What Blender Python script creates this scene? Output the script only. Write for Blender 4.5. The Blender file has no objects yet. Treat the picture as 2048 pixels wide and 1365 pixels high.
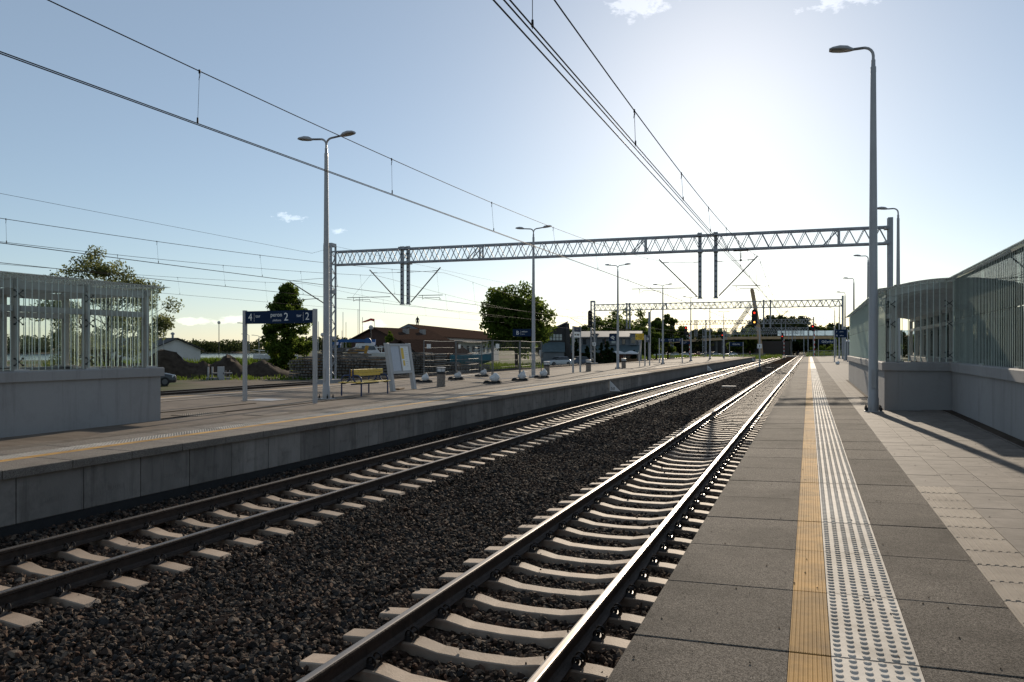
import bpy, bmesh, math, random
import numpy as np
from mathutils import Vector, Matrix
R = math.radians
rnd = random.Random(7)
scene = bpy.context.scene
COL = scene.collection

# ------------------------------------------------------------------ camera
TH = R(21.62)                       # view turned left of the track direction (+Y)
cam_d = bpy.data.cameras.new('camera'); cam = bpy.data.objects.new('camera', cam_d); COL.objects.link(cam)
cam.location = (0, 0, 2.28); cam.rotation_euler = (R(90), 0, TH)
cam_d.sensor_width = 36; cam_d.lens = 26.37; cam_d.shift_y = 0.00757
cam_d.clip_start = 0.05; cam_d.clip_end = 9000
scene.camera = cam

# ------------------------------------------------------------------ sky and sun
SUN_AZ = R(6.0)                     # left of +Y
SUN_EL = R(19.4)
world = bpy.data.worlds.new('World'); scene.world = world; world.use_nodes = True
wn = world.node_tree.nodes; wl = world.node_tree.links; wn.clear()
wout = wn.new('ShaderNodeOutputWorld'); bg = wn.new('ShaderNodeBackground')
sky = wn.new('ShaderNodeTexSky'); sky.sky_type = 'NISHITA'; sky.sun_disc = False
sky.sun_elevation = SUN_EL; sky.sun_rotation = -SUN_AZ
sky.altitude = 100; sky.air_density = 0.9; sky.dust_density = 0.33; sky.ozone_density = 2.1
bg.inputs['Strength'].default_value = 0.105
def wmath(op, a=None, b=None, c=None):
    n = wn.new('ShaderNodeMath'); n.operation = op
    for i, v in enumerate((a, b, c)):
        if v is None: continue
        if isinstance(v, (int, float)): n.inputs[i].default_value = v
        else: wl.new(v, n.inputs[i])
    return n.outputs[0]
# scattered small fair-weather clouds, laid out in the sky's own directions
tc = wn.new('ShaderNodeTexCoord')
sep = wn.new('ShaderNodeSeparateXYZ'); wl.new(tc.outputs['Generated'], sep.inputs[0])
def cloud(az, el, wid, hei, seed):
    """soft noisy cloud patch round azimuth az (deg left of +Y) and elevation el (deg)"""
    a = wmath('ARCTAN2', wmath('MULTIPLY', sep.outputs[0], -1.0), sep.outputs[1])
    e = wmath('ARCSINE', sep.outputs[2])
    da = wmath('DIVIDE', wmath('SUBTRACT', a, R(az)), R(wid)); de = wmath('DIVIDE', wmath('SUBTRACT', e, R(el)), R(hei))
    d = wmath('ADD', wmath('MULTIPLY', da, da), wmath('MULTIPLY', de, de))
    nz = wn.new('ShaderNodeTexNoise'); nz.inputs['Scale'].default_value = 42 if wid > 1.5 else 70; nz.inputs['Detail'].default_value = 8
    nz.inputs['Roughness'].default_value = 0.62
    mp = wn.new('ShaderNodeMapping'); mp.inputs['Location'].default_value = (seed, seed * .7, seed * .3); mp.inputs['Scale'].default_value = (1, 1, 2.0)
    wl.new(tc.outputs['Generated'], mp.inputs[0]); wl.new(mp.outputs[0], nz.inputs['Vector'])
    v = wmath('SUBTRACT', wmath('SUBTRACT', nz.outputs[0], 0.38), wmath('MULTIPLY', d, 0.22))
    return wmath('MINIMUM', wmath('MAXIMUM', wmath('MULTIPLY', v, 9.0), 0.0), 1.0)
CL = [(11.75, 24.2, 3.0, 1.3, 1.1), (-2.3, 23.0, 4.0, 1.0, 2.3), (38.3, 9.5, 1.5, .42, 3.7), (34.6, 8.7, .8, .3, 4.1),
      (44.5, 1.9, 2.2, .32, 5.5), (41.7, 2.1, 2.0, .40, 6.2), (31.8, 1.8, 1.6, .45, 7.9), (48, 1.7, 2.0, .3, 8.4), (60, 14, 4, 1, 9.2), (85, 9, 4, .9, 12.1), (-40, 12, 4, 1, 13.3), (-75, 16, 5, 1.3, 15.7), (130, 12, 5, 1, 17.1), (200, 14, 5, 1.2, 19.0), (-120, 10, 5, 1, 21.3)]
acc = None
for p in CL:
    o = cloud(*p); acc = o if acc is None else wmath('MAXIMUM', acc, o)
mixc = wn.new('ShaderNodeMixRGB'); mixc.blend_type = 'ADD'; mixc.inputs[2].default_value = (3.4, 3.2, 3.0, 1)
wl.new(wmath('MULTIPLY', acc, 0.75), mixc.inputs[0]); veil = wn.new('ShaderNodeMixRGB'); veil.inputs[0].default_value = .27; veil.inputs[2].default_value = (5.7, 6.6, 6.9, 1); wl.new(sky.outputs[0], veil.inputs[1])      # thin even high haze
wl.new(veil.outputs[0], mixc.inputs[1]); wl.new(mixc.outputs[0], bg.inputs['Color'])
wl.new(bg.outputs[0], wout.inputs['Surface'])

sun_d = bpy.data.lights.new('sun', 'SUN'); sun = bpy.data.objects.new('sun', sun_d); COL.objects.link(sun)
sun_d.energy = 5.0; sun_d.angle = R(0.53); sun_d.color = (1.0, 0.86, 0.68)
sd = Vector((-math.sin(SUN_AZ) * math.cos(SUN_EL), math.cos(SUN_AZ) * math.cos(SUN_EL), math.sin(SUN_EL)))
sun.rotation_euler = sd.to_track_quat('Z', 'Y').to_euler(); sun.location = (0, 0, 60)

scene.view_settings.view_transform = 'Standard'; scene.view_settings.look = 'None'
scene.view_settings.gamma = 1; scene.view_settings.use_curve_mapping = False
scene.view_settings.exposure = 0.0
scene.cycles.max_bounces = 4; scene.cycles.diffuse_bounces = 2; scene.cycles.glossy_bounces = 2; scene.cycles.transparent_max_bounces = 20; scene.cycles.caustics_reflective = False; scene.cycles.caustics_refractive = False

# ------------------------------------------------------------------ materials
MATS = {}
def mat(name, c, rough=.6, metal=0., var=0., vs=6., bump=0., bs=60., c2=None, spec=.5, rand=0., stretch=(1, 1, 1), obj=False, detail=5):
    m = bpy.data.materials.new(name); m.use_nodes = True; MATS[name] = m
    nt = m.node_tree; n = nt.nodes; l = nt.links; p = n['Principled BSDF']
    p.inputs['Roughness'].default_value = rough; p.inputs['Metallic'].default_value = metal
    p.inputs['Specular IOR Level'].default_value = spec if rough < .85 or spec < .5 else .08; p.inputs['Base Color'].default_value = (*c, 1)
    if obj: src = n.new('ShaderNodeTexCoord').outputs['Object']
    else: src = n.new('ShaderNodeNewGeometry').outputs['Position']
    mp = n.new('ShaderNodeMapping'); mp.inputs['Scale'].default_value = stretch; l.new(src, mp.inputs[0])
    m['vec'] = mp.name
    if var or c2:
        nz = n.new('ShaderNodeTexNoise'); nz.inputs['Scale'].default_value = vs; nz.inputs['Detail'].default_value = detail; nz.inputs['Roughness'].default_value = .6
        l.new(mp.outputs[0], nz.inputs['Vector'])
        cr = n.new('ShaderNodeValToRGB'); l.new(nz.outputs[0], cr.inputs[0])
        a = c if c2 else tuple(x * (1 - var) for x in c); b = c2 if c2 else tuple(min(1, x * (1 + var)) for x in c)
        cr.color_ramp.elements[0].color = (*a, 1); cr.color_ramp.elements[1].color = (*b, 1)
        cr.color_ramp.elements[0].position = .32; cr.color_ramp.elements[1].position = .68
        col = cr.outputs[0]
        if rand:
            oi = n.new('ShaderNodeObjectInfo'); mr = n.new('ShaderNodeMapRange'); l.new(oi.outputs['Random'], mr.inputs[0])
            mr.inputs[3].default_value = 1 - rand; mr.inputs[4].default_value = 1 + rand
            hv = n.new('ShaderNodeHueSaturation'); l.new(mr.outputs[0], hv.inputs['Value']); l.new(col, hv.inputs['Color']); col = hv.outputs[0]
        l.new(col, p.inputs['Base Color'])
    if bump:
        nb = n.new('ShaderNodeTexNoise'); nb.inputs['Scale'].default_value = bs; nb.inputs['Detail'].default_value = 4
        l.new(mp.outputs[0], nb.inputs['Vector'])
        bp = n.new('ShaderNodeBump'); bp.inputs['Strength'].default_value = bump; bp.inputs['Distance'].default_value = .02
        l.new(nb.outputs[0], bp.inputs['Height']); l.new(bp.outputs[0], p.inputs['Normal'])
    return m

def speckle(m, scale, amount, light, dark):
    """fine exposed-aggregate speckles added over a material's base colour"""
    nt = m.node_tree; n = nt.nodes; l = nt.links; p = n['Principled BSDF']
    vo = n.new('ShaderNodeTexVoronoi'); vo.inputs['Scale'].default_value = scale
    l.new(n[m['vec']].outputs[0], vo.inputs['Vector'])
    sp = n.new('ShaderNodeSeparateColor'); l.new(vo.outputs['Color'], sp.inputs[0])
    cr = n.new('ShaderNodeValToRGB'); l.new(sp.outputs[0], cr.inputs[0])
    e = cr.color_ramp.elements; e[0].position = .1; e[0].color = (*dark, 1); e[1].position = .97; e[1].color = (*light, 1)
    mid = e.new(.55); mid.color = tuple((a * .6 + b * .4) for a, b in zip((*dark, 1), (*light, 1)))
    mx = n.new('ShaderNodeMixRGB'); mx.inputs[0].default_value = amount
    src = p.inputs['Base Color'].links
    if src: l.new(src[0].from_socket, mx.inputs[1])
    else: mx.inputs[1].default_value = p.inputs['Base Color'].default_value
    l.new(cr.outputs[0], mx.inputs[2]); l.new(mx.outputs[0], p.inputs['Base Color'])
    bp = n.new('ShaderNodeBump'); bp.inputs['Strength'].default_value = .5; bp.inputs['Distance'].default_value = .004
    l.new(vo.outputs['Distance'], bp.inputs['Height']); l.new(bp.outputs[0], p.inputs['Normal'])
    return m

M_slab = speckle(mat('slab_granite', (.080, .066, .054), .9, spec=.12, var=.25, vs=1.2, rand=.08), 210, .75, (.30, .26, .22), (.017, .0145, .0125))
M_slab2 = speckle(mat('slab_granite_pale', (.18, .15, .122), .85, spec=.25, var=.2, vs=1.2, rand=.06), 160, .55, (.34, .31, .28), (.05, .045, .04))
M_tile = mat('paving_tile', (.165, .142, .122), .8, spec=.25, var=.22, vs=5, bump=.15, bs=90, rand=.13)
M_guide = mat('guide_tile', (.27, .225, .18), .8, spec=.25, var=.15, vs=6, bump=.15, bs=120, rand=.06)
M_yellow = mat('yellow_strip', (.45, .26, .08), .8, spec=.2, var=.16, vs=9, rand=.07)
def ribs(m):
    nt = m.node_tree; n = nt.nodes; l = nt.links; p = n['Principled BSDF']
    w = n.new('ShaderNodeTexWave'); w.inputs['Scale'].default_value = 16; w.bands_direction = 'X'
    l.new(n[m['vec']].outputs[0], w.inputs['Vector'])
    bp = n.new('ShaderNodeBump'); bp.inputs['Strength'].default_value = .8; bp.inputs['Distance'].default_value = .005
    l.new(w.outputs[0], bp.inputs['Height']); l.new(bp.outputs[0], p.inputs['Normal'])
ribs(M_yellow)
M_tact = mat('tactile_white', (.50, .455, .40), .75, spec=.25, var=.1, vs=7, bump=.08, bs=140, rand=.04)
M_conc = mat('concrete_wall', (.22, .20, .18), .85, spec=.2, var=.22, vs=1.3, bump=.25, bs=45, rand=.09, stretch=(1, 1, .35))
M_concd = mat('concrete_dark', (.12, .115, .11), .85, var=.3, vs=1.5, bump=.3, bs=30)
M_bitumen = mat('bitumen', (.012, .012, .013), .8, bump=.2, bs=40, var=.3)
M_plinth = mat('plinth_render', (.31, .30, .295), .8, spec=.2, var=.07, vs=.8, bump=.12, bs=160)
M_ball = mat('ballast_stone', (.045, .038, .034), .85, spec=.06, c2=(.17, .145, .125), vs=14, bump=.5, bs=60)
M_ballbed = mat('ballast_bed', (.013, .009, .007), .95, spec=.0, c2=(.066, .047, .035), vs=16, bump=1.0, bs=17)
M_sleeper = mat('sleeper_concrete', (.36, .275, .205), .72, spec=.4, var=.18, vs=6, bump=.2, bs=70, rand=.18)
M_sleeper_old = mat('sleeper_old', (.15, .135, .12), .85, var=.35, vs=2.5, bump=.3, bs=40, rand=.22)
M_railtop = mat('rail_running_surface', (.22, .195, .175), .45, 1., var=.1, vs=3, stretch=(8, .3, 1))
M_rail = mat('rail_rust', (.045, .03, .022), .7, .2, var=.35, vs=10, bump=.2, bs=50)
M_clip = mat('clip_steel', (.035, .03, .028), .4, .7, var=.3, vs=40)
M_steel = mat('galvanised_steel', (.30, .31, .33), .5, .35, var=.12, vs=3)
M_pole = mat('painted_pole', (.36, .35, .35), .42, .15, var=.06, vs=2)
M_grey = mat('light_grey_paint', (.40, .39, .385), .5, 0, var=.06, vs=2)
M_frame = mat('frame_grey', (.50, .47, .44), .55, 0, var=.08, vs=2)
M_dark = mat('dark_metal', (.03, .03, .032), .5, .3, var=.2, vs=5)
M_black = mat('black_rubber', (.012, .012, .013), .75, var=.3, vs=12, bump=.2, bs=60)
M_wire = mat('wire', (.02, .018, .018), .7, .0, spec=.15)
M_insul = mat('insulator', (.09, .05, .035), .3)
M_blue = mat('sign_blue', (.007, .022, .060), .6, spec=.12, var=.06, vs=3)
M_white = mat('sign_white', (.78, .78, .76), .5, var=.03, vs=4)
M_yel = mat('sign_yellow', (.72, .45, .02), .45, var=.05, vs=4)
M_benchb = mat('bench_blue', (.008, .028, .10), .35, .1)
M_bench = mat('bench_yellow', (.62, .42, .05), .5, var=.2, vs=9, stretch=(6, 1, 6))
M_red = mat('signal_red_paint', (.5, .03, .02), .5)
M_bag = mat('sandbag', (.62, .62, .62), .75, var=.12, vs=8, bump=.6, bs=14)
M_wood = mat('timber', (.20, .115, .055), .7, var=.3, vs=3, stretch=(.3, .3, 4), bump=.2)
M_pylon = mat('pylon_timber', (.46, .30, .17), .65, var=.15, vs=.8)
M_dirt = mat('earth', (.075, .055, .04), .95, c2=(.15, .115, .085), vs=2.2, bump=.8, bs=6)
M_soil = mat('dark_soil', (.035, .026, .02), .95, c2=(.075, .058, .044), vs=2.0, bump=1.0, bs=5)
M_brown = mat('brown_boards', (.06, .026, .017), .75, var=.3, vs=3, stretch=(6, 6, .3), bump=.2)
M_roof = mat('brown_roof', (.055, .036, .028), .95, spec=.0, var=.25, vs=4, bump=.4, bs=9)
M_roofgrey = mat('grey_roof', (.30, .28, .26), .7, 0, spec=.3, var=.12, vs=2)
M_roofblue = mat('blue_roof', (.085, .115, .125), .7, 0, spec=.2, var=.15, vs=2)
M_cream = mat('cream_render', (.62, .60, .57), .85, var=.06, vs=1)
M_greywall = mat('grey_cladding', (.17, .18, .185), .8, var=.1, vs=1.2)
M_brick = mat('brick', (.22, .10, .07), .85, var=.3, vs=8)
M_char = mat('charcoal_boards', (.04, .038, .036), .75, var=.3, vs=3, stretch=(5, 5, .4))
M_bluep = mat('crane_blue', (.015, .09, .26), .45, var=.1, vs=3)
M_digger = mat('digger_yellow', (.42, .21, .015), .5, var=.2, vs=5)
M_hull = mat('white_gelcoat', (.60, .60, .60), .3, var=.05, vs=2)
M_teal = mat('teal_hull', (.02, .14, .19), .45, var=.12, vs=2)
M_tyre = mat('tyre', (.012, .012, .012), .8)
M_rim = mat('rim', (.12, .12, .125), .4, .6)
M_chrome = mat('bright_steel', (.65, .65, .66), .25, .9)
M_skin = mat('skin', (.45, .28, .2), .6)
M_cloth = mat('dark_clothing', (.02, .022, .03), .9, var=.3, vs=8)
M_cloth2 = mat('pale_clothing', (.30, .12, .11), .9, var=.3, vs=8)
M_sock = mat('windsock_red', (.55, .04, .03), .7)
M_paper = mat('paper', (.60, .62, .66), .7, c2=(.40, .43, .50), vs=22, stretch=(1, 1.2, 3.0))
def emit(name, c, s):
    m = bpy.data.materials.new(name); m.use_nodes = True; p = m.node_tree.nodes['Principled BSDF']
    p.inputs['Base Color'].default_value = (*[x * .3 for x in c], 1); p.inputs['Emission Color'].default_value = (*c, 1); p.inputs['Emission Strength'].default_value = s
    return m
M_lred = emit('signal_lamp_red', (1, .03, .01), 2.2); M_lyel = emit('signal_lamp_amber', (1, .45, .08), 2.6)
def glassmat(name, tint, rough=.0, mixf=1.0, ior=1.5, milk=0., mc=(.55, .62, .6)):
    m = bpy.data.materials.new(name); m.use_nodes = True; n = m.node_tree.nodes; l = m.node_tree.links; n.clear()
    o = n.new('ShaderNodeOutputMaterial'); t = n.new('ShaderNodeBsdfTransparent'); t.inputs[0].default_value = (*tint, 1)
    g = n.new('ShaderNodeBsdfGlossy'); g.inputs['Roughness'].default_value = rough; g.inputs[0].default_value = (.9, .95, .93, 1)
    fr = n.new('ShaderNodeFresnel'); fr.inputs[0].default_value = ior
    mx = n.new('ShaderNodeMixShader'); l.new(fr.outputs[0], mx.inputs[0]); l.new(t.outputs[0], mx.inputs[1]); l.new(g.outputs[0], mx.inputs[2])
    last = mx
    if milk:
        d = n.new('ShaderNodeBsdfDiffuse'); d.inputs[0].default_value = (*mc, 1)
        tr = n.new('ShaderNodeBsdfTranslucent'); tr.inputs[0].default_value = (*mc, 1)
        ad = n.new('ShaderNodeMixShader'); l.new(d.outputs[0], ad.inputs[1]); l.new(tr.outputs[0], ad.inputs[2])
        m2 = n.new('ShaderNodeMixShader'); m2.inputs[0].default_value = milk; l.new(mx.outputs[0], m2.inputs[1]); l.new(ad.outputs[0], m2.inputs[2]); last = m2
    l.new(last.outputs[0], o.inputs[0]); return m
M_glass = glassmat('shelter_glass', (.97, .987, .978), .01, ior=1.2, milk=.002)
M_glassroof = glassmat('roof_glass', (.97, .985, .975), .02, ior=1.16, milk=.16, mc=(.85, .88, .85))
M_frit = glassmat('printed_stripe', (.6, .7, .66), .2, milk=.97, mc=(.86, .93, .88))
M_window = mat('window_glass', (.03, .04, .05), .08, spec=.8)
M_winlit = mat('window_pale', (.42, .45, .42), .15)
M_carglass = mat('car_glass', (.015, .018, .022), .08, spec=.8)
def leafmat(name, c, tr=.45):
    m = bpy.data.materials.new(name); m.use_nodes = True; n = m.node_tree.nodes; l = m.node_tree.links; n.clear()
    o = n.new('ShaderNodeOutputMaterial'); d = n.new('ShaderNodeBsdfDiffuse'); t = n.new('ShaderNodeBsdfTranslucent'); g = n.new('ShaderNodeBsdfGlossy'); g.inputs['Roughness'].default_value = .45
    geo = n.new('ShaderNodeNewGeometry'); nz = n.new('ShaderNodeTexNoise'); nz.inputs['Scale'].default_value = .9; nz.inputs['Detail'].default_value = 4; l.new(geo.outputs['Position'], nz.inputs['Vector'])
    cr = n.new('ShaderNodeValToRGB'); l.new(nz.outputs[0], cr.inputs[0]); cr.color_ramp.elements[0].position = .35; cr.color_ramp.elements[1].position = .65
    cr.color_ramp.elements[0].color = (*[x * .65 for x in c], 1); cr.color_ramp.elements[1].color = (c[0] * 1.5, c[1] * 1.3, c[2] * 1.1, 1)
    l.new(cr.outputs[0], d.inputs[0]); l.new(cr.outputs[0], g.inputs[0])
    ht = n.new('ShaderNodeHueSaturation'); ht.inputs['Value'].default_value = 1.5; ht.inputs['Hue'].default_value = .485; l.new(cr.outputs[0], ht.inputs['Color']); l.new(ht.outputs[0], t.inputs[0])
    a = n.new('ShaderNodeMixShader'); a.inputs[0].default_value = tr; l.new(d.outputs[0], a.inputs[1]); l.new(t.outputs[0], a.inputs[2])
    b = n.new('ShaderNodeMixShader'); b.inputs[0].default_value = .06; l.new(a.outputs[0], b.inputs[1]); l.new(g.outputs[0], b.inputs[2]); l.new(b.outputs[0], o.inputs[0])
    return m
L_dark = leafmat('leaf_dark', (.062, .105, .022), .6); L_mid = leafmat('leaf_mid', (.075, .12, .028), .6); L_will = leafmat('leaf_willow', (.105, .135, .06), .55); L_grass = leafmat('leaf_grass', (.06, .105, .018)); L_far = leafmat('leaf_far', (.038, .055, .024), .3); L_con = leafmat('leaf_conifer', (.018, .034, .014), .2)
M_bark = mat('bark', (.06, .048, .038), .9, var=.3, vs=4, bump=.5, bs=12)
def carpaint(name, c):
    m = mat(name, c, .3, .3); m.node_tree.nodes['Principled BSDF'].inputs['Coat Weight'].default_value = .7; return m
C_silver = carpaint('car_silver', (.42, .44, .46)); C_blue = carpaint('car_blue', (.02, .035, .07)); C_black = carpaint('car_black', (.008, .008, .010)); C_white = carpaint('car_white', (.65, .65, .65)); C_red = carpaint('car_red', (.25, .02, .02))
# far platform paving: tile grid by material (pieces too small to tell apart there)
M_pave2 = mat('platform_paving', (.20, .165, .135), .85, spec=.1, var=.2, vs=1.1, bump=.12, bs=70)
def grid_lines(m, sx, sy, depth=.55, w=.03):
    nt = m.node_tree; n = nt.nodes; l = nt.links; p = n['Principled BSDF']
    b = n.new('ShaderNodeTexBrick'); b.inputs['Scale'].default_value = 1; b.inputs['Brick Width'].default_value = sx; b.inputs['Row Height'].default_value = sy; b.inputs['Mortar Size'].default_value = w * .3
    b.inputs['Color1'].default_value = (1, 1, 1, 1); b.inputs['Color2'].default_value = (.86, .86, .86, 1); b.inputs['Mortar'].default_value = (1 - depth,) * 3 + (1,)
    geo = n.new('ShaderNodeNewGeometry'); l.new(geo.outputs['Position'], b.inputs['Vector'])
    mx = n.new('ShaderNodeMixRGB'); mx.blend_type = 'MULTIPLY'; mx.inputs[0].default_value = 1
    l.new(p.inputs['Base Color'].links[0].from_socket, mx.inputs[1]); l.new(b.outputs['Color'], mx.inputs[2]); l.new(mx.outputs[0], p.inputs['Base Color'])
grid_lines(M_pave2, .68, .34)
M_tilefar = mat('paving_tile_far', (.18, .16, .14), .85, spec=.1, var=.15, vs=2)
grid_lines(M_tilefar, .39, .34)

def dirt(m, scale, lo, hi, amount, col, spots=0., rand=0., stretch=None):
    """patchy stains and trodden-in grime (and small dark gum spots) over a material"""
    nt = m.node_tree; n = nt.nodes; l = nt.links; p = n['Principled BSDF']
    geo = n.new('ShaderNodeNewGeometry'); nz = n.new('ShaderNodeTexNoise'); nz.inputs['Scale'].default_value = scale; nz.inputs['Detail'].default_value = 7; nz.inputs['Roughness'].default_value = .68; mp = n.new('ShaderNodeMapping'); mp.inputs['Scale'].default_value = stretch or (1, 1, 1); l.new(geo.outputs['Position'], mp.inputs[0]); l.new(mp.outputs[0], nz.inputs['Vector'])
    cr = n.new('ShaderNodeValToRGB'); cr.color_ramp.elements[0].position = lo; cr.color_ramp.elements[1].position = hi; cr.color_ramp.elements[1].color = (amount,) * 3 + (1,); l.new(nz.outputs[0], cr.inputs[0]); fac = cr.outputs[0]
    if spots:
        vo = n.new('ShaderNodeTexVoronoi'); vo.inputs['Scale'].default_value = 2.6; l.new(geo.outputs['Position'], vo.inputs['Vector'])
        c2 = n.new('ShaderNodeValToRGB'); c2.color_ramp.elements[0].position = .028; c2.color_ramp.elements[0].color = (spots,) * 3 + (1,); c2.color_ramp.elements[1].position = .045; c2.color_ramp.elements[1].color = (0, 0, 0, 1); l.new(vo.outputs['Distance'], c2.inputs[0])
        ad = n.new('ShaderNodeMixRGB'); ad.blend_type = 'LIGHTEN'; ad.inputs[0].default_value = 1; l.new(fac, ad.inputs[1]); l.new(c2.outputs[0], ad.inputs[2]); fac = ad.outputs[0]
    mx = n.new('ShaderNodeMixRGB'); l.new(fac, mx.inputs[0]); src = p.inputs['Base Color'].links
    if src: l.new(src[0].from_socket, mx.inputs[1])
    else: mx.inputs[1].default_value = p.inputs['Base Color'].default_value
    mx.inputs[2].default_value = (*col, 1); out = mx.outputs[0]
    if rand:
        oi = n.new('ShaderNodeObjectInfo'); mr = n.new('ShaderNodeMapRange'); l.new(oi.outputs['Random'], mr.inputs[0]); mr.inputs[3].default_value = 1 - rand; mr.inputs[4].default_value = 1 + rand
        hv = n.new('ShaderNodeHueSaturation'); l.new(mr.outputs[0], hv.inputs['Value']); l.new(out, hv.inputs['Color']); out = hv.outputs[0]
    l.new(out, p.inputs['Base Color'])
dirt(M_slab, .8, .46, .68, .72, (.026, .022, .018), .75, rand=.17); dirt(M_slab, 5, .60, .70, .5, (.20, .17, .14)); dirt(M_tile, 1.1, .50, .74, .5, (.07, .055, .043), .6); dirt(M_guide, 1.3, .48, .7, .5, (.10, .078, .06), .5)
dirt(M_tact, 2.2, .44, .68, .7, (.22, .19, .155), .55, rand=.1); dirt(M_yellow, 2.4, .45, .68, .65, (.16, .095, .04), .6, rand=.12); dirt(M_slab2, 1.0, .5, .72, .5, (.08, .065, .05)); dirt(M_pave2, .7, .48, .7, .55, (.09, .072, .055))
dirt(M_plinth, 1.6, .50, .75, .4, (.16, .15, .14)); dirt(M_plinth, 1.0, .54, .74, .45, (.13, .12, .11), stretch=(5, 5, .35)); dirt(M_conc, 2.0, .50, .72, .55, (.085, .075, .065)); dirt(M_conc, 1.0, .52, .70, .6, (.06, .052, .045), rand=.12, stretch=(6, 6, .4))
def rail_rust_on(m, obj_coords):
    """brown brake dust and rust on sleepers or stones close to the rails"""
    nt = m.node_tree; n = nt.nodes; l = nt.links; p = n['Principled BSDF']
    def mth(op, a, b=None):
        k = n.new('ShaderNodeMath'); k.operation = op
        for i, v in enumerate((a, b)):
            if v is None: continue
            if isinstance(v, (int, float)): k.inputs[i].default_value = v
            else: l.new(v, k.inputs[i])
        return k.outputs[0]
    sp = n.new('ShaderNodeSeparateXYZ')
    if obj_coords: l.new(n.new('ShaderNodeTexCoord').outputs['Object'], sp.inputs[0]); d = mth('ABSOLUTE', mth('SUBTRACT', mth('ABSOLUTE', sp.outputs[0]), .735))
    else:
        l.new(n.new('ShaderNodeNewGeometry').outputs['Position'], sp.inputs[0]); ds = [mth('ABSOLUTE', mth('SUBTRACT', mth('ABSOLUTE', mth('SUBTRACT', sp.outputs[0], t)), .735)) for t in (-2.505, -7.79)]; d = mth('MINIMUM', *ds)
    nz = n.new('ShaderNodeTexNoise'); nz.inputs['Scale'].default_value = 7; nz.inputs['Detail'].default_value = 5; l.new(n.new('ShaderNodeNewGeometry').outputs['Position'], nz.inputs['Vector'])
    f = mth('MULTIPLY', mth('MAXIMUM', mth('SUBTRACT', 1.0, mth('DIVIDE', d, .34 if obj_coords else .6)), 0.0), mth('MULTIPLY', nz.outputs[0], 1.5 if obj_coords else 1.2))
    mx = n.new('ShaderNodeMixRGB'); l.new(mth('MINIMUM', f, .85), mx.inputs[0]); l.new(p.inputs['Base Color'].links[0].from_socket, mx.inputs[1]); mx.inputs[2].default_value = (.10, .055, .032, 1) if obj_coords else (.055, .030, .019, 1); l.new(mx.outputs[0], p.inputs['Base Color'])
rail_rust_on(M_sleeper, True); dirt(M_sleeper, 3.0, .5, .74, .6, (.13, .10, .08))

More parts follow.
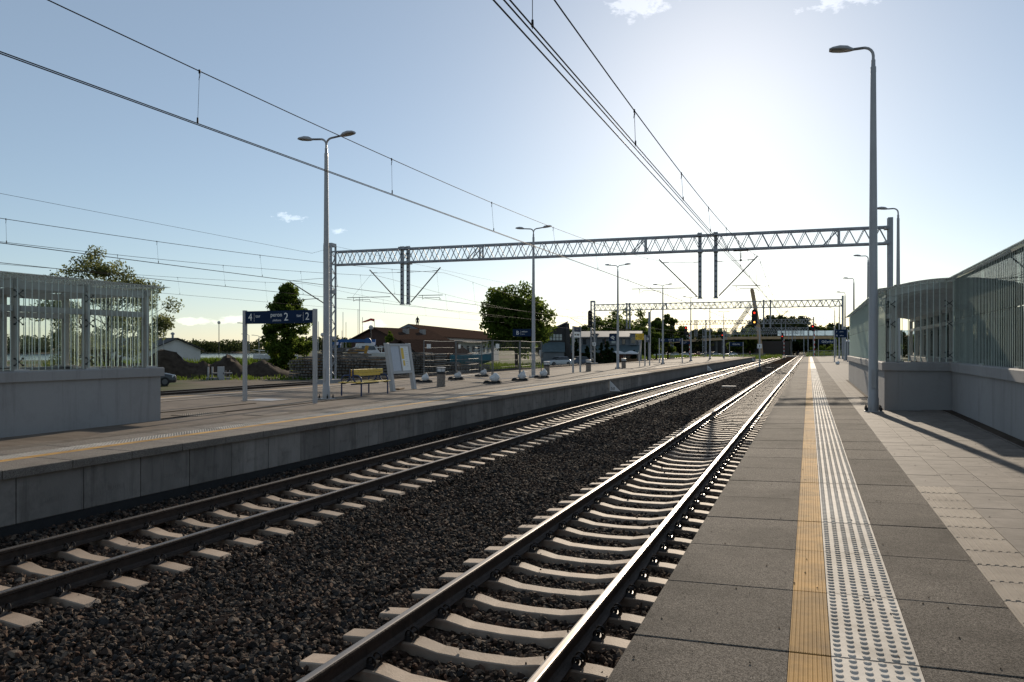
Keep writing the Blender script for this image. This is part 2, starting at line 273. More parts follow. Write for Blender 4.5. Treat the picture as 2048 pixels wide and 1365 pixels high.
# ------------------------------------------------------------------ mesh helpers
class MB:
    def __init__(s): s.v = []; s.f = []; s.m = []; s.k = 0
    def add(s, vs, fs, k=None):
        b = len(s.v); s.v += [tuple(p) for p in vs]; s.f += [tuple(b + i for i in q) for q in fs]; s.m += [s.k if k is None else k] * len(fs); return s
    def box(s, x0, x1, y0, y1, z0, z1, k=None):
        return s.add([(x0, y0, z0), (x1, y0, z0), (x1, y1, z0), (x0, y1, z0), (x0, y0, z1), (x1, y0, z1), (x1, y1, z1), (x0, y1, z1)],
                     [(3, 2, 1, 0), (4, 5, 6, 7), (0, 1, 5, 4), (1, 2, 6, 5), (2, 3, 7, 6), (3, 0, 4, 7)], k)
    def bbox(s, x0, x1, y0, y1, z0, z1, b=.01, k=None):
        """box with chamfered vertical and top edges"""
        def ring(i, z): return [(x0 + i, y0 + b, z), (x0 + b, y0 + i, z), (x1 - b, y0 + i, z), (x1 - i, y0 + b, z), (x1 - i, y1 - b, z), (x1 - b, y1 - i, z), (x0 + b, y1 - i, z), (x0 + i, y1 - b, z)]
        def ring2(z): return [(x0 + b, y0 + b, z)] * 0 + [(x0 + b, y0 + b * 1.5, z), (x0 + b * 1.5, y0 + b, z), (x1 - b * 1.5, y0 + b, z), (x1 - b, y0 + b * 1.5, z), (x1 - b, y1 - b * 1.5, z), (x1 - b * 1.5, y1 - b, z), (x0 + b * 1.5, y1 - b, z), (x0 + b, y1 - b * 1.5, z)]
        return s.loft([ring(0, z0), ring(0, z1 - b), ring2(z1)], k=k)
    def loft(s, rings, cap=True, closed=True, k=None):
        n = len(rings[0]); vs = [p for r in rings for p in r]; fs = []
        for i in range(len(rings) - 1):
            for j in range(n if closed else n - 1):
                a = i * n + j; b2 = i * n + (j + 1) % n; fs.append((a, b2, b2 + n, a + n))
        if cap: fs.append(tuple(range(n - 1, -1, -1))); fs.append(tuple((len(rings) - 1) * n + j for j in range(n)))
        return s.add(vs, fs, k)
    def tube(s, pts, r, n=6, k=None, cap=True):
        pts = [Vector(p) for p in pts]; rs = r if isinstance(r, (list, tuple)) else [r] * len(pts); rings = []; up = None
        for i, p in enumerate(pts):
            d = (pts[min(i + 1, len(pts) - 1)] - pts[max(i - 1, 0)]).normalized()
            if up is None:
                up = Vector((0, 0, 1)) if abs(d.z) < .9 else Vector((1, 0, 0))
            a = d.cross(up); a.normalize(); b = a.cross(d); up = b
            rings.append([p + (a * math.cos(t) + b * math.sin(t)) * rs[i] for t in [2 * math.pi * j / n for j in range(n)]])
        return s.loft(rings, cap, k=k)
    def bar(s, p, q, w, h=None, k=None):
        p = Vector(p); q = Vector(q); h = h or w; d = (q - p).normalized(); up = Vector((0, 0, 1)) if abs(d.z) < .95 else Vector((0, 1, 0))
        a = d.cross(up).normalized() * w / 2; b = a.cross(d).normalized() * h / 2
        return s.loft([[e - a - b, e + a - b, e + a + b, e - a + b] for e in (p, q)], k=k)
    def lathe(s, prof, n=12, c=(0, 0), k=None, cap=True):
        return s.loft([[(c[0] + r * math.cos(2 * math.pi * j / n), c[1] + r * math.sin(2 * math.pi * j / n), z) for j in range(n)] for r, z in prof], cap, k=k)
    def prism(s, poly, a0, a1, axis='y', k=None):
        f = {'y': lambda u, v, a: (u, a, v), 'x': lambda u, v, a: (a, u, v), 'z': lambda u, v, a: (u, v, a)}[axis]
        return s.loft([[f(u, v, a) for u, v in poly] for a in (a0, a1)], k=k)
    def mesh(s, name, mats, smooth=False):
        me = bpy.data.meshes.new(name); me.from_pydata(s.v, [], s.f)
        mats = mats if isinstance(mats, (list, tuple)) else [mats]
        for m in mats: me.materials.append(m)
        if len(mats) > 1: me.polygons.foreach_set('material_index', s.m)
        bm = bmesh.new(); bm.from_mesh(me); bmesh.ops.recalc_face_normals(bm, faces=bm.faces); bm.to_mesh(me); bm.free()
        if smooth:
            me.polygons.foreach_set('use_smooth', [True] * len(me.polygons))
            try: me.set_sharp_from_angle(angle=R(38))
            except Exception: pass
        me.update(); return me
    def build(s, name, mats, parent=None, smooth=False, loc=None, rz=None):
        return link(name, s.mesh(name, mats, smooth), parent, loc, rz)
def link(name, me, parent=None, loc=None, rz=None):
    o = bpy.data.objects.new(name, me); COL.objects.link(o)
    if parent: o.parent = parent
    if loc: o.location = loc
    if rz is not None: o.rotation_euler = (0, 0, rz)
    return o
def tag(o, label=None, cat=None, group=None, kind=None):
    if label: o['label'] = label
    if cat: o['category'] = cat
    if group: o['group'] = group
    if kind: o['kind'] = kind
    return o
def thing(name, label, cat, loc=(0, 0, 0), rz=0, group=None):
    o = bpy.data.objects.new(name, None); COL.objects.link(o); o.location = loc; o.rotation_euler = (0, 0, rz); o.empty_display_size = .2
    return tag(o, label, cat, group)
def copy_tree(o, parent=None):
    c = o.copy(); COL.objects.link(c); c.parent = parent
    for ch in list(o.children): copy_tree(ch, c)
    return c
def text(body, size, loc, rot, m, parent, align='LEFT', name='lettering'):
    cu = bpy.data.curves.new('t', 'FONT'); cu.body = body; cu.size = size; cu.align_x = align; cu.extrude = .002; cu.resolution_u = 2
    t = bpy.data.objects.new('t', cu); COL.objects.link(t); dg = bpy.context.evaluated_depsgraph_get()
    me = bpy.data.meshes.new_from_object(t.evaluated_get(dg)); me.materials.clear(); me.materials.append(m)
    bpy.data.objects.remove(t); bpy.data.curves.remove(cu)
    o = link(name, me, parent, loc); o.rotation_euler = rot; return o
FACE_S = (R(90), 0, 0)              # lettering that faces -Y (towards the camera)
FACE_E = (R(90), 0, R(90))          # lettering that faces +X
def arc(cx, cz, r, a0, a1, n=6, y=0.): return [(cx + r * math.cos(R(a0 + (a1 - a0) * i / n)), y, cz + r * math.sin(R(a0 + (a1 - a0) * i / n))) for i in range(n + 1)]
def npmesh(name, verts, faces, m, parent=None, k=4):
    """numpy quads or triangles -> one mesh object"""
    me = bpy.data.meshes.new(name); nv = len(verts); nf = len(faces)
    me.vertices.add(nv); me.vertices.foreach_set('co', verts.astype(np.float32).ravel())
    me.loops.add(nf * k); me.loops.foreach_set('vertex_index', faces.astype(np.int32).ravel())
    me.polygons.add(nf); me.polygons.foreach_set('loop_start', np.arange(0, nf * k, k, dtype=np.int32))
    me.update(calc_edges=True); me.materials.append(m); me.validate(); return link(name, me, parent)
# ================================================================== THE SETTING
def fbm(x, y, s, seed=0):
    return (math.sin(x * s + seed) * math.cos(y * s * 1.3 + seed * 2.1) + .5 * math.sin(x * s * 2.3 + y * s * 1.7 + seed) + .25 * math.cos(x * s * 4.1 - y * s * 3.7)) / 1.75
# --- ground: one sheet to the horizon, dropping into the lake basin on the left
def lake_sector(a):                 # a = angle left of +Y, degrees
    if a > 180: a -= 360
    return max(0, min(1, (a - 36) / 6)) * max(0, min(1, (115 - a) / 10))
def ground_z(r, a):
    ls = lake_sector(a); base = -.36
    shore = 235 + 12 * math.sin(a * .35) + 6 * math.sin(a * 1.1)
    if r > shore - 30:
        t = max(0, min(1, (r - shore + 30) / 55)); t = t * t * (3 - 2 * t); far = max(0, min(1, (r - 920) / 60))
        return base + ls * (-6 * t * (1 - far))
    return base
radii = [0, 8, 20, 40, 60, 80, 110, 140, 170, 195, 205, 215, 225, 235, 245, 255, 265, 290, 350, 500, 700, 900, 920, 940, 960, 990, 1100, 1500, 2200, 3500, 6000]
gm = MB(); NA = 240; vs = []; fs = []
for r_ in radii:
    for j in range(NA):
        a = 360 * j / NA; vs.append((-math.sin(R(a)) * r_, math.cos(R(a)) * r_, ground_z(r_, a)))
for i in range(len(radii) - 1):
    for j in range(NA): fs.append((i * NA + j, i * NA + (j + 1) % NA, (i + 1) * NA + (j + 1) % NA, (i + 1) * NA + j))
gm.add(vs, fs)
M_ground = mat('yard_ground', (.105, .082, .062), .95, c2=(.17, .14, .108), vs=.35, bump=.5, bs=4)
def grassy(m):
    nt = m.node_tree; n = nt.nodes; l = nt.links; p = n['Principled BSDF']
    geo = n.new('ShaderNodeNewGeometry'); nz = n.new('ShaderNodeTexNoise'); nz.inputs['Scale'].default_value = .045; nz.inputs['Detail'].default_value = 6; l.new(geo.outputs['Position'], nz.inputs['Vector'])
    cr = n.new('ShaderNodeValToRGB'); cr.color_ramp.elements[0].position = .46; cr.color_ramp.elements[1].position = .56; l.new(nz.outputs[0], cr.inputs[0])
    mx = n.new('ShaderNodeMixRGB'); l.new(cr.outputs[0], mx.inputs[0]); l.new(p.inputs['Base Color'].links[0].from_socket, mx.inputs[1]); mx.inputs[2].default_value = (.055, .075, .022, 1); l.new(mx.outputs[0], p.inputs['Base Color'])
grassy(M_ground)
tag(gm.build('ground', M_ground), 'flat earth and rough grass of the yard and shore', kind='structure')
M_water = mat('lake_water', (.02, .035, .05), .12, bump=.35, bs=.6, spec=.6)
wm = MB(); wm.add([(-3000, -200, -3), (-60, -200, -3), (-60, 3000, -3), (-3000, 3000, -3)], [(0, 1, 2, 3)])
tag(wm.build('lake', M_water), 'pale blue lake beyond the yard', kind='structure')

# --- platform with the camera on it
PX0 = -.84
def zt(x): return .807 + .03 * (min(x, 6.) - PX0)
P1Y0, P1Y1 = -6., 149.
pm = MB(); xs = [PX0 + .10, 1.0, 6, 9]
pm.loft([[(PX0 + .10, y, -.7), (PX0 + .10, y, zt(PX0 + .1) - .11), (1.0, y, zt(1.0) - .11), (6, y, zt(6) - .11), (9, y, zt(6) - .11), (9, y, -.7)] for y in (P1Y0, P1Y1)])
plat1 = tag(pm.build('platform', M_concd), 'near station platform with grey granite edge slabs', kind='structure')
SL = .98; Y_J = 3.83              # slab module and the place of one joint
YX0, YX1, TX1, SX1 = -.09, .094, .464, 1.012
sm = MB(); g = .006
# slab: three granite fields round the two inset strips, all one slab
for x0, x1, dz in ((PX0, YX0 - .003, 0), (YX0 - .003, TX1 + .003, -.012), (TX1 + .003, SX1, 0)):
    b = .004
    r0 = [(x0, g, zt(x0) - .11), (x1, g, zt(x1) - .11), (x1, SL - g, zt(x1) - .11), (x0, SL - g, zt(x0) - .11)]
    r1 = [(x, y, z + .11 + dz - b) for x, y, z in r0]
    r2 = [(x0 + (b if x0 == PX0 else 0), g + b, zt(x0) + dz), (x1, g + b, zt(x1) + dz), (x1, SL - g - b, zt(x1) + dz), (x0 + (b if x0 == PX0 else 0), SL - g - b, zt(x0) + dz)]
    sm.loft([r0, r1, r2])
slab_me = sm.mesh('slab', M_slab)
ym = MB(); ym.loft([[(YX0, g, zt(YX0) - .01), (YX1, g, zt(YX1) - .01), (YX1, SL - g, zt(YX1) - .01), (YX0, SL - g, zt(YX0) - .01)], [(YX0, g, zt(YX0)), (YX1, g, zt(YX1)), (YX1, SL - g, zt(YX1)), (YX0, SL - g, zt(YX0))]])
# rim and ribs of the yellow strip
for i in range(17):
    x = YX0 + .012 + i * (.16 / 16)
    ym.loft([[(x - .0026, g + .004, zt(x) - .001), (x + .0026, g + .004, zt(x) - .001), (x + .0026, SL - g - .004, zt(x) - .001), (x - .0026, SL - g - .004, zt(x) - .001)],
             [(x - .0012, g + .004, zt(x) + .0015), (x + .0012, g + .004, zt(x) + .0015), (x + .0012, SL - g - .004, zt(x) + .0015), (x - .0012, SL - g - .004, zt(x) + .0015)]])
yel_me = ym.mesh('yellow_strip', M_yellow)
def tactile_mesh(x0, x1, zf, ncol=6, nrow=16, n=8):
    t = MB(); w = (x1 - x0)
    t.loft([[(x0 + .003, g, zf(x0) - .01), (x1, g, zf(x1) - .01), (x1, SL - g, zf(x1) - .01), (x0 + .003, SL - g, zf(x0) - .01)], [(x0 + .003, g, zf(x0) + .001), (x1, g, zf(x1) + .001), (x1, SL - g, zf(x1) + .001), (x0 + .003, SL - g, zf(x0) + .001)]])
    for i in range(ncol):
        for j in range(nrow):
            cx = x0 + w * (i + .5) / ncol; cy = SL * (j + .5) / nrow; z = zf(cx)
            t.lathe([(.0180, z), (.0165, z + .0055), (.0115, z + .0078)], n, (cx, cy))
    return t.mesh('tactile_strip', M_tact)
tac_me = tactile_mesh(YX1, TX1, zt)
NS = 60
for i in range(NS):
    y = Y_J - 4 * SL + i * SL
    s_ = link('slab', slab_me, plat1, (0, y, rnd.uniform(-.0025, .0025)))
    link('yellow_strip', yel_me, s_); link('tactile_strip', tac_me, s_)
yend = Y_J - 4 * SL + NS * SL
fm = MB()
for x0, x1, k in ((PX0, YX0, 0), (YX0, YX1, 1), (YX1, TX1, 2), (TX1, SX1, 0)):
    fm.loft([[(x0, y, zt(x0) - .11), (x0, y, zt(x0)), (x1, y, zt(x1)), (x1, y, zt(x1) - .11)] for y in (yend, P1Y1)], k=k)
M_slabfar = speckle(mat('slab_granite_far', (.105, .088, .073), .9, spec=.12, var=.25, vs=1.2), 120, .4, (.30, .28, .25), (.03, .028, .026))
grid_lines(M_slabfar, 40, SL, .45)
tag(fm.build('slab_run', [M_slabfar, M_yellow, M_tact], plat1), kind='stuff')
# paving right of the slabs: columns of tiles, guide-path tiles in the first column near the camera
GX1 = 1.352; CW = .337; TLn = .388; TGP = .004
tiles = {}
def tile_me(x0, L, m, ribbed=False):
    t = MB(); x1 = x0 + CW - TGP; b = .003
    t.loft([[(x0, 0, zt(x0) - .08), (x1, 0, zt(x1) - .08), (x1, L - TGP, zt(x1) - .08), (x0, L - TGP, zt(x0) - .08)], [(x0, 0, zt(x0) - b), (x1, 0, zt(x1) - b), (x1, L - TGP, zt(x1) - b), (x0, L - TGP, zt(x0) - b)],
            [(x0 + b, b, zt(x0)), (x1 - b, b, zt(x1)), (x1 - b, L - TGP - b, zt(x1)), (x0 + b, L - TGP - b, zt(x0))]])
    if ribbed:
        for i in range(7):
            cx = x0 + CW * (i + .5) / 7; z = zt(cx)
            t.loft([[(cx - .014, .008, z), (cx + .014, .008, z), (cx + .014, L - .012, z), (cx - .014, L - .012, z)], [(cx - .009, .011, z + .0055), (cx + .009, .011, z + .0055), (cx + .009, L - .015, z + .0055), (cx - .009, L - .015, z + .0055)]])
    return t.mesh('guide_tile' if ribbed else 'paving_tile', m)
G_START = 8.72
gme = tile_me(SX1 + TGP, .378, M_guide, True)
y = G_START - .378
while y > 2.2: link('guide_tile', gme, plat1, (0, y, rnd.uniform(-.001, .002))); y -= .378
pave_end = 24.
for col_ in range(6):
    x0 = SX1 + TGP + col_ * CW; me_ = tile_me(x0, TLn, M_tile); y = (G_START if col_ == 0 else 4.6 + .9 * col_ * (1 if col_ < 3 else .9)) + (0 if col_ == 0 else rnd.uniform(0, .3))
    while y < pave_end:
        if not (x0 > 1.3 and y > 18.75) and not (x0 > 2.6 and y < 19.2):
            link('paving_tile', me_, plat1, (0, y, rnd.uniform(-.0015, .0025)))
        y += TLn
fp = MB()
fp.loft([[(SX1 + TGP, yy, zt(1) - .085), (9, yy, zt(6) - .085), (9, yy, zt(6) - .012), (6, yy, zt(6) - .012), (SX1 + TGP, yy, zt(SX1) - .012)] for yy in (P1Y0, pave_end)])
fp.loft([[(SX1 + TGP, yy, zt(1) - .085), (9, yy, zt(6) - .085), (9, yy, zt(6)), (6, yy, zt(6)), (SX1 + TGP, yy, zt(SX1))] for yy in (pave_end, P1Y1)])
tag(fp.build('paving_run', M_tilefar, plat1), kind='stuff')
dr = MB(); dr.box(1.50, 1.60, 19.3, 37, zt(1.5) - .05, zt(1.55) + .004)
tag(dr.build('drain_channel', M_soil, plat1))
dr = MB(); dr.box(2.74, 2.93, 2, 19.0, zt(2.8) - .05, zt(2.8) + .006)
tag(dr.build('gravel_gap', M_soil, plat1))
ke = MB(); ke.box(1.478, 1.498, 19.3, 37, zt(1.5) - .05, zt(1.5) + .009); ke.box(2.715, 2.737, 2, 18.98, zt(2.7) - .05, zt(2.7) + .010)
ke.build('kerb_edge', M_tile, plat1)

# --- island platform across the tracks
Q0, Q1 = -9.42, -19.62; ZQ = .75; P2Y0, P2Y1 = -8., 150.
qm = MB(); qm.box(Q1 + .11, Q0 - .11, P2Y0, P2Y1, -.7, ZQ - .012)
plat2 = tag(qm.build('platform', M_pave2), 'long island platform between the running tracks', kind='structure')
SL2 = .97
cm = MB(); b = .006
for x0, x1, dz in ((-10.168, Q0, 0), (-10.722, -10.168, -.012), (-11.27, -10.722, 0)):
    r0 = [(x0, g, ZQ - .115), (x1, g, ZQ - .115), (x1, SL2 - g, ZQ - .115), (x0, SL2 - g, ZQ - .115)]
    cm.loft([r0, [(x, yy, ZQ + dz - b) for x, yy, z in r0], [(x0, g + b, ZQ + dz), (x1 - (b if x1 == Q0 else 0), g + b, ZQ + dz), (x1 - (b if x1 == Q0 else 0), SL2 - g - b, ZQ + dz), (x0, SL2 - g - b, ZQ + dz)]])
cm.box(-9.4205, -9.418, .30, .325, ZQ - .07, ZQ - .045)
slab2_me = cm.mesh('slab', M_slab2)
y2 = MB(); y2.box(-10.352, -10.17, g, SL2 - g, ZQ - .01, ZQ + .001); yel2_me = y2.mesh('yellow_strip', M_yellow)
tac2_me = tactile_mesh(-10.72, -10.355, lambda x: ZQ, n=6)
wp = MB(); wp.loft([[(-9.62, .008, z), (-9.50 - d, .008 + d, z), (-9.50 - d, SL2 - .008 - d, z), (-9.62, SL2 - .008, z)] for z, d in ((.02, .006), (.03, 0), (ZQ - .12, 0))])
# cast maker's plate low on each panel
for (u0, u1, v0, v1) in ((.40, .66, .215, .222), (.40, .66, .285, .292), (.40, .405, .215, .292), (.655, .66, .215, .292)): wp.box(-9.505, -9.497, u0, u1, v0, v1)
for i in range(7): wp.box(-9.505, -9.497, .425 + i * .032, .437 + i * .032, .232, .275)
panel_me = wp.mesh('wall_panel', M_conc)
n2 = 46; ys2 = 6.40 - 3 * SL2
for i in range(n2):
    yy = ys2 + i * SL2
    s_ = link('slab', slab2_me, plat2, (0, yy, rnd.uniform(-.002, .002)))
    link('yellow_strip', yel2_me, s_); link('tactile_strip', tac2_me, s_)
    link('wall_panel', panel_me, plat2, (rnd.uniform(-.004, .004), yy + .23, 0))
ye2 = ys2 + n2 * SL2
fm = MB()
for x0, x1, z1, k in ((-10.17, Q0, ZQ, 0), (-10.352, -10.17, ZQ, 1), (-10.72, -10.352, ZQ + .003, 2), (-11.27, -10.72, ZQ, 0)): fm.box(x0, x1, ye2, P2Y1, ZQ - .115, z1, k)
fm.box(-9.62, -9.50, ye2 + .23, P2Y1 - .05, .02, ZQ - .117, 3)
for x0, x1, k in ((-18.87, Q1, 0), (-18.69, -18.87, 1), (-18.33, -18.69, 2), (-17.77, -18.33, 0)): fm.box(min(x0, x1), max(x0, x1), P2Y0, P2Y1, ZQ - .115, ZQ + .001 + .003 * (k == 2), k)
M_concfar = mat('concrete_wall_far', (.20, .18, .165), .9, spec=.15, var=.15, vs=1.3); grid_lines(M_concfar, 40, SL2, .35)
M_tactfar = mat('tactile_far', (.40, .36, .32), .95, spec=.0)
def stripes(m):
    nt = m.node_tree; n = nt.nodes; l = nt.links; p = n['Principled BSDF']
    bp = n.new('ShaderNodeBump'); bp.inputs['Strength'].default_value = .9; bp.inputs['Distance'].default_value = .008
    vo = n.new('ShaderNodeTexVoronoi'); vo.inputs['Scale'].default_value = 16; vo.inputs['Randomness'].default_value = 0; l.new(n[m['vec']].outputs[0], vo.inputs['Vector'])
    iv = n.new('ShaderNodeMath'); iv.operation = 'SUBTRACT'; iv.inputs[0].default_value = 1; l.new(vo.outputs['Distance'], iv.inputs[1]); l.new(iv.outputs[0], bp.inputs['Height']); l.new(bp.outputs[0], p.inputs['Normal'])
stripes(M_tactfar)
M_slab2far = mat('slab_granite_pale_far', (.18, .15, .122), .95, spec=.05, var=.2, vs=1.2); grid_lines(M_slab2far, 40, SL2, .3)
tag(fm.build('slab_run', [M_slab2far, M_yellow, M_tactfar, M_concfar], plat2), kind='stuff')
ft = MB(); ft.box(-9.60, -9.515, P2Y0, P2Y1 - .05, -.7, .018); ft.build('footing', M_bitumen, plat2)
bk = MB(); bk.box(-9.72, -9.63, P2Y0, P2Y1 - .06, -.7, ZQ - .12); bk.build('backing_wall', M_concd, plat2)
# guide path with its warning fields, and a manhole cover
gp = MB()
for x in (-11.60,):
    gp.box(x, x + .33, P2Y0, 90, ZQ - .011, ZQ + .001)
for i in range(7): gp.box(-11.585 + i * .045, -11.563 + i * .045, P2Y0, 60, ZQ, ZQ + .006)
gp.box(-17.73, -17.40, P2Y0, 90, ZQ - .011, ZQ + .001)
gp.build('guide_path', M_guide, plat2)
def dome_field(x0, x1, y0, y1):
    d = MB(); d.box(x0, x1, y0, y1, ZQ - .011, ZQ + .0015)
    x = x0 + .04
    while x < x1 - .02:
        yy = y0 + .04
        while yy < y1 - .02: d.lathe([(.016, ZQ), (.010, ZQ + .007)], 5, (x, yy)); yy += .065
        x += .065
    return d.build('warning_field', M_guide, plat2)
dome_field(-12.25, -11.62, 13.9, 14.8); dome_field(-13.7, -12.9, 13.2, 14.1)
mh = MB(); mh.lathe([(.34, ZQ - .01), (.34, ZQ + .004)], 20, (-15.2, 18.25)); mh.box(-15.75, -14.65, 17.8, 18.7, ZQ - .011, ZQ + .002, 1); mh.build('manhole_cover', [M_steel, M_plinth], plat2)
dl = MB(); dl.box(-13.25, -13.15, 12.4, 20.0, ZQ - .011, ZQ + .003); dl.box(-14.55, -14.49, 12.6, 17, ZQ - .011, ZQ + .003); dl.build('drain_channel', M_soil, plat2)

# --- ballast
T1, T2 = -2.505, -7.79
def zb(x, y):
    d_ = min(abs(x - T1), abs(x - T2)); z = -.278 if d_ < .62 else (-.247 if d_ < 1.5 else -.262)
    if x > -20:
        z += .035 * math.exp(-((x + 5.15) / 1.1) ** 2) * math.sin(y * .5) - .05 * math.exp(-((x + 5.2) / .5) ** 2)
        z += .13 * max(0, min(1, (-8.9 - x) / .5)) if x < -8.9 else 0
        z += .014 * fbm(x, y, 1.7, 3) + (.05 * fbm(x, y, .9, 5) if abs(x + 5.15) < 1.1 else 0)
    return z
def bed(name, x0, x1, y0, y1, dx, dy, label, m):
    b_ = MB(); nx = int((x1 - x0) / dx); ny = int((y1 - y0) / dy); vs = []; fs = []
    for j in range(ny + 1):
        for i in range(nx + 1):
            x = x0 + (x1 - x0) * i / nx; yy = y0 + (y1 - y0) * j / ny; vs.append((x, yy, zb(x, yy) - .012))
    for j in range(ny):
        for i in range(nx): a = j * (nx + 1) + i; fs.append((a, a + 1, a + nx + 2, a + nx + 1))
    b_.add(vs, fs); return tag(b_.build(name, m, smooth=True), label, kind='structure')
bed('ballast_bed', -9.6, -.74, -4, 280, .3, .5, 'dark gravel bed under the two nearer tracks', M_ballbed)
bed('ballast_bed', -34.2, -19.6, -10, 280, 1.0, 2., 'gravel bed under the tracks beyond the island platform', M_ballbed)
GA = .735; SP = .6; PH1, PH2 = 10.40, 5.92
protos = bpy.data.collections.new('stone_shapes')
for i in range(8):
    bm = bmesh.new(); rr = random.Random(50 + i)
    for _ in range(13):
        v = Vector((rr.gauss(0, 1), rr.gauss(0, 1), rr.gauss(0, 1))).normalized(); bm.verts.new((v.x * rr.uniform(.8, 1.15), v.y * rr.uniform(.6, .9), v.z * rr.uniform(.45, .75)))
    h = bmesh.ops.convex_hull(bm, input=bm.verts); bmesh.ops.delete(bm, geom=[e for e in h['geom_unused'] if isinstance(e, bmesh.types.BMVert)], context='VERTS')
    me = bpy.data.meshes.new('stone'); bm.to_mesh(me); bm.free(); me.materials.append(M_ball); protos.objects.link(bpy.data.objects.new('stone', me))
# colour of each stone by the instance
n = M_ball.node_tree.nodes; l = M_ball.node_tree.links; p = n['Principled BSDF']
oi = n.new('ShaderNodeObjectInfo'); cr = n.new('ShaderNodeValToRGB'); l.new(oi.outputs['Random'], cr.inputs[0])
cr.color_ramp.elements[0].color = (.014, .0105, .0085, 1); cr.color_ramp.elements[1].color = (.165, .13, .10, 1); e_ = cr.color_ramp.elements.new(.5); e_.color = (.040, .031, .025, 1); e_ = cr.color_ramp.elements.new(.3); e_.color = (.045, .042, .040, 1); e_ = cr.color_ramp.elements.new(.75); e_.color = (.085, .052, .037, 1)
l.new(cr.outputs[0], p.inputs['Base Color']); rail_rust_on(M_ball, False)
rng = np.random.default_rng(3)
def scatter(x0, x1, y0, y1, dens, smin, smax):
    n_ = int((x1 - x0) * (y1 - y0) * dens); x = rng.uniform(x0, x1, n_); yv = rng.uniform(y0, y1, n_); s = rng.uniform(smin, smax, n_) * (1 + (rng.random(n_) < .06) * .45)
    keep = (x * math.cos(TH) + yv * math.sin(TH)) > -.78 * (-x * math.sin(TH) + yv * math.cos(TH)) - .8   # leave out what lies beside the view
    for tx, ph in ((T1, PH1), (T2, PH2)):
        d = np.abs((yv - ph + SP / 2) % SP - SP / 2); on = (np.abs(x - tx) < 1.26) & (d < .135); keep &= ~on
        for sx in (-GA, GA): keep &= ~(np.abs(x - tx - sx) < .085)
    x, yv, s = x[keep], yv[keep], s[keep]
    z = np.array([zb(a, b_) for a, b_ in zip(x, yv)]) + rng.uniform(-.018, .026, len(x))
    return np.stack([x, yv, z], 1), s
parts = [scatter(-9.48, -.78, 2.2, 10, 850, .020, .048), scatter(-9.48, -.78, 10, 18, 640, .022, .050), scatter(-9.48, -.78, 18, 34, 300, .032, .062), scatter(-9.48, -.78, 34, 75, 120, .04, .07), scatter(-9.48, -.78, 75, 135, 50, .05, .085)]
loose = []
for _ in range(170):                # stones knocked up onto the sleepers
    tx, ph = ((T1, PH1), (T2, PH2))[rnd.random() < .4]; loose.append((tx + rnd.choice((rnd.uniform(-.55, .55), rnd.uniform(-1.24, -.9), rnd.uniform(.9, 1.24))), ph + SP * rnd.randrange(-13, 32) + rnd.uniform(-.07, .07), -.203))
loose = np.array([p_ for p_ in loose if p_[1] > 2.5]); parts.append((loose, rng.uniform(.015, .034, len(loose))))
P = np.concatenate([a for a, _ in parts]); S = np.concatenate([s for _, s in parts])
me = bpy.data.meshes.new('ballast'); me.vertices.add(len(P)); me.vertices.foreach_set('co', P.astype(np.float32).ravel())
at = me.attributes.new('sc', 'FLOAT', 'POINT'); at.data.foreach_set('value', S.astype(np.float32)); me.materials.append(M_ball)
ballast = tag(link('ballast', me), 'crushed dark stone ballast lying between and beside the rails', 'ballast', kind='stuff')
ng = bpy.data.node_groups.new('scatter_stones', 'GeometryNodeTree')
ng.interface.new_socket('Geometry', in_out='INPUT', socket_type='NodeSocketGeometry'); ng.interface.new_socket('Geometry', in_out='OUTPUT', socket_type='NodeSocketGeometry')
gi = ng.nodes.new('NodeGroupInput'); go = ng.nodes.new('NodeGroupOutput'); ip = ng.nodes.new('GeometryNodeInstanceOnPoints'); ci = ng.nodes.new('GeometryNodeCollectionInfo')
ci.inputs['Collection'].default_value = protos; ci.inputs['Separate Children'].default_value = True; ci.inputs['Reset Children'].default_value = True
rv = ng.nodes.new('FunctionNodeRandomValue'); rv.data_type = 'FLOAT_VECTOR'; rv.inputs[0].default_value = (-.9, -.9, 0); rv.inputs[1].default_value = (.9, .9, 6.28)
na = ng.nodes.new('GeometryNodeInputNamedAttribute'); na.data_type = 'FLOAT'; na.inputs[0].default_value = 'sc'
L = ng.links.new
L(gi.outputs[0], ip.inputs['Points']); L(ci.outputs[0], ip.inputs['Instance']); ip.inputs['Pick Instance'].default_value = True
L(rv.outputs[0], ip.inputs['Rotation']); L(na.outputs[0], ip.inputs['Scale']); L(ip.outputs[0], go.inputs[0])
md = ballast.modifiers.new('stones', 'NODES'); md.node_group = ng

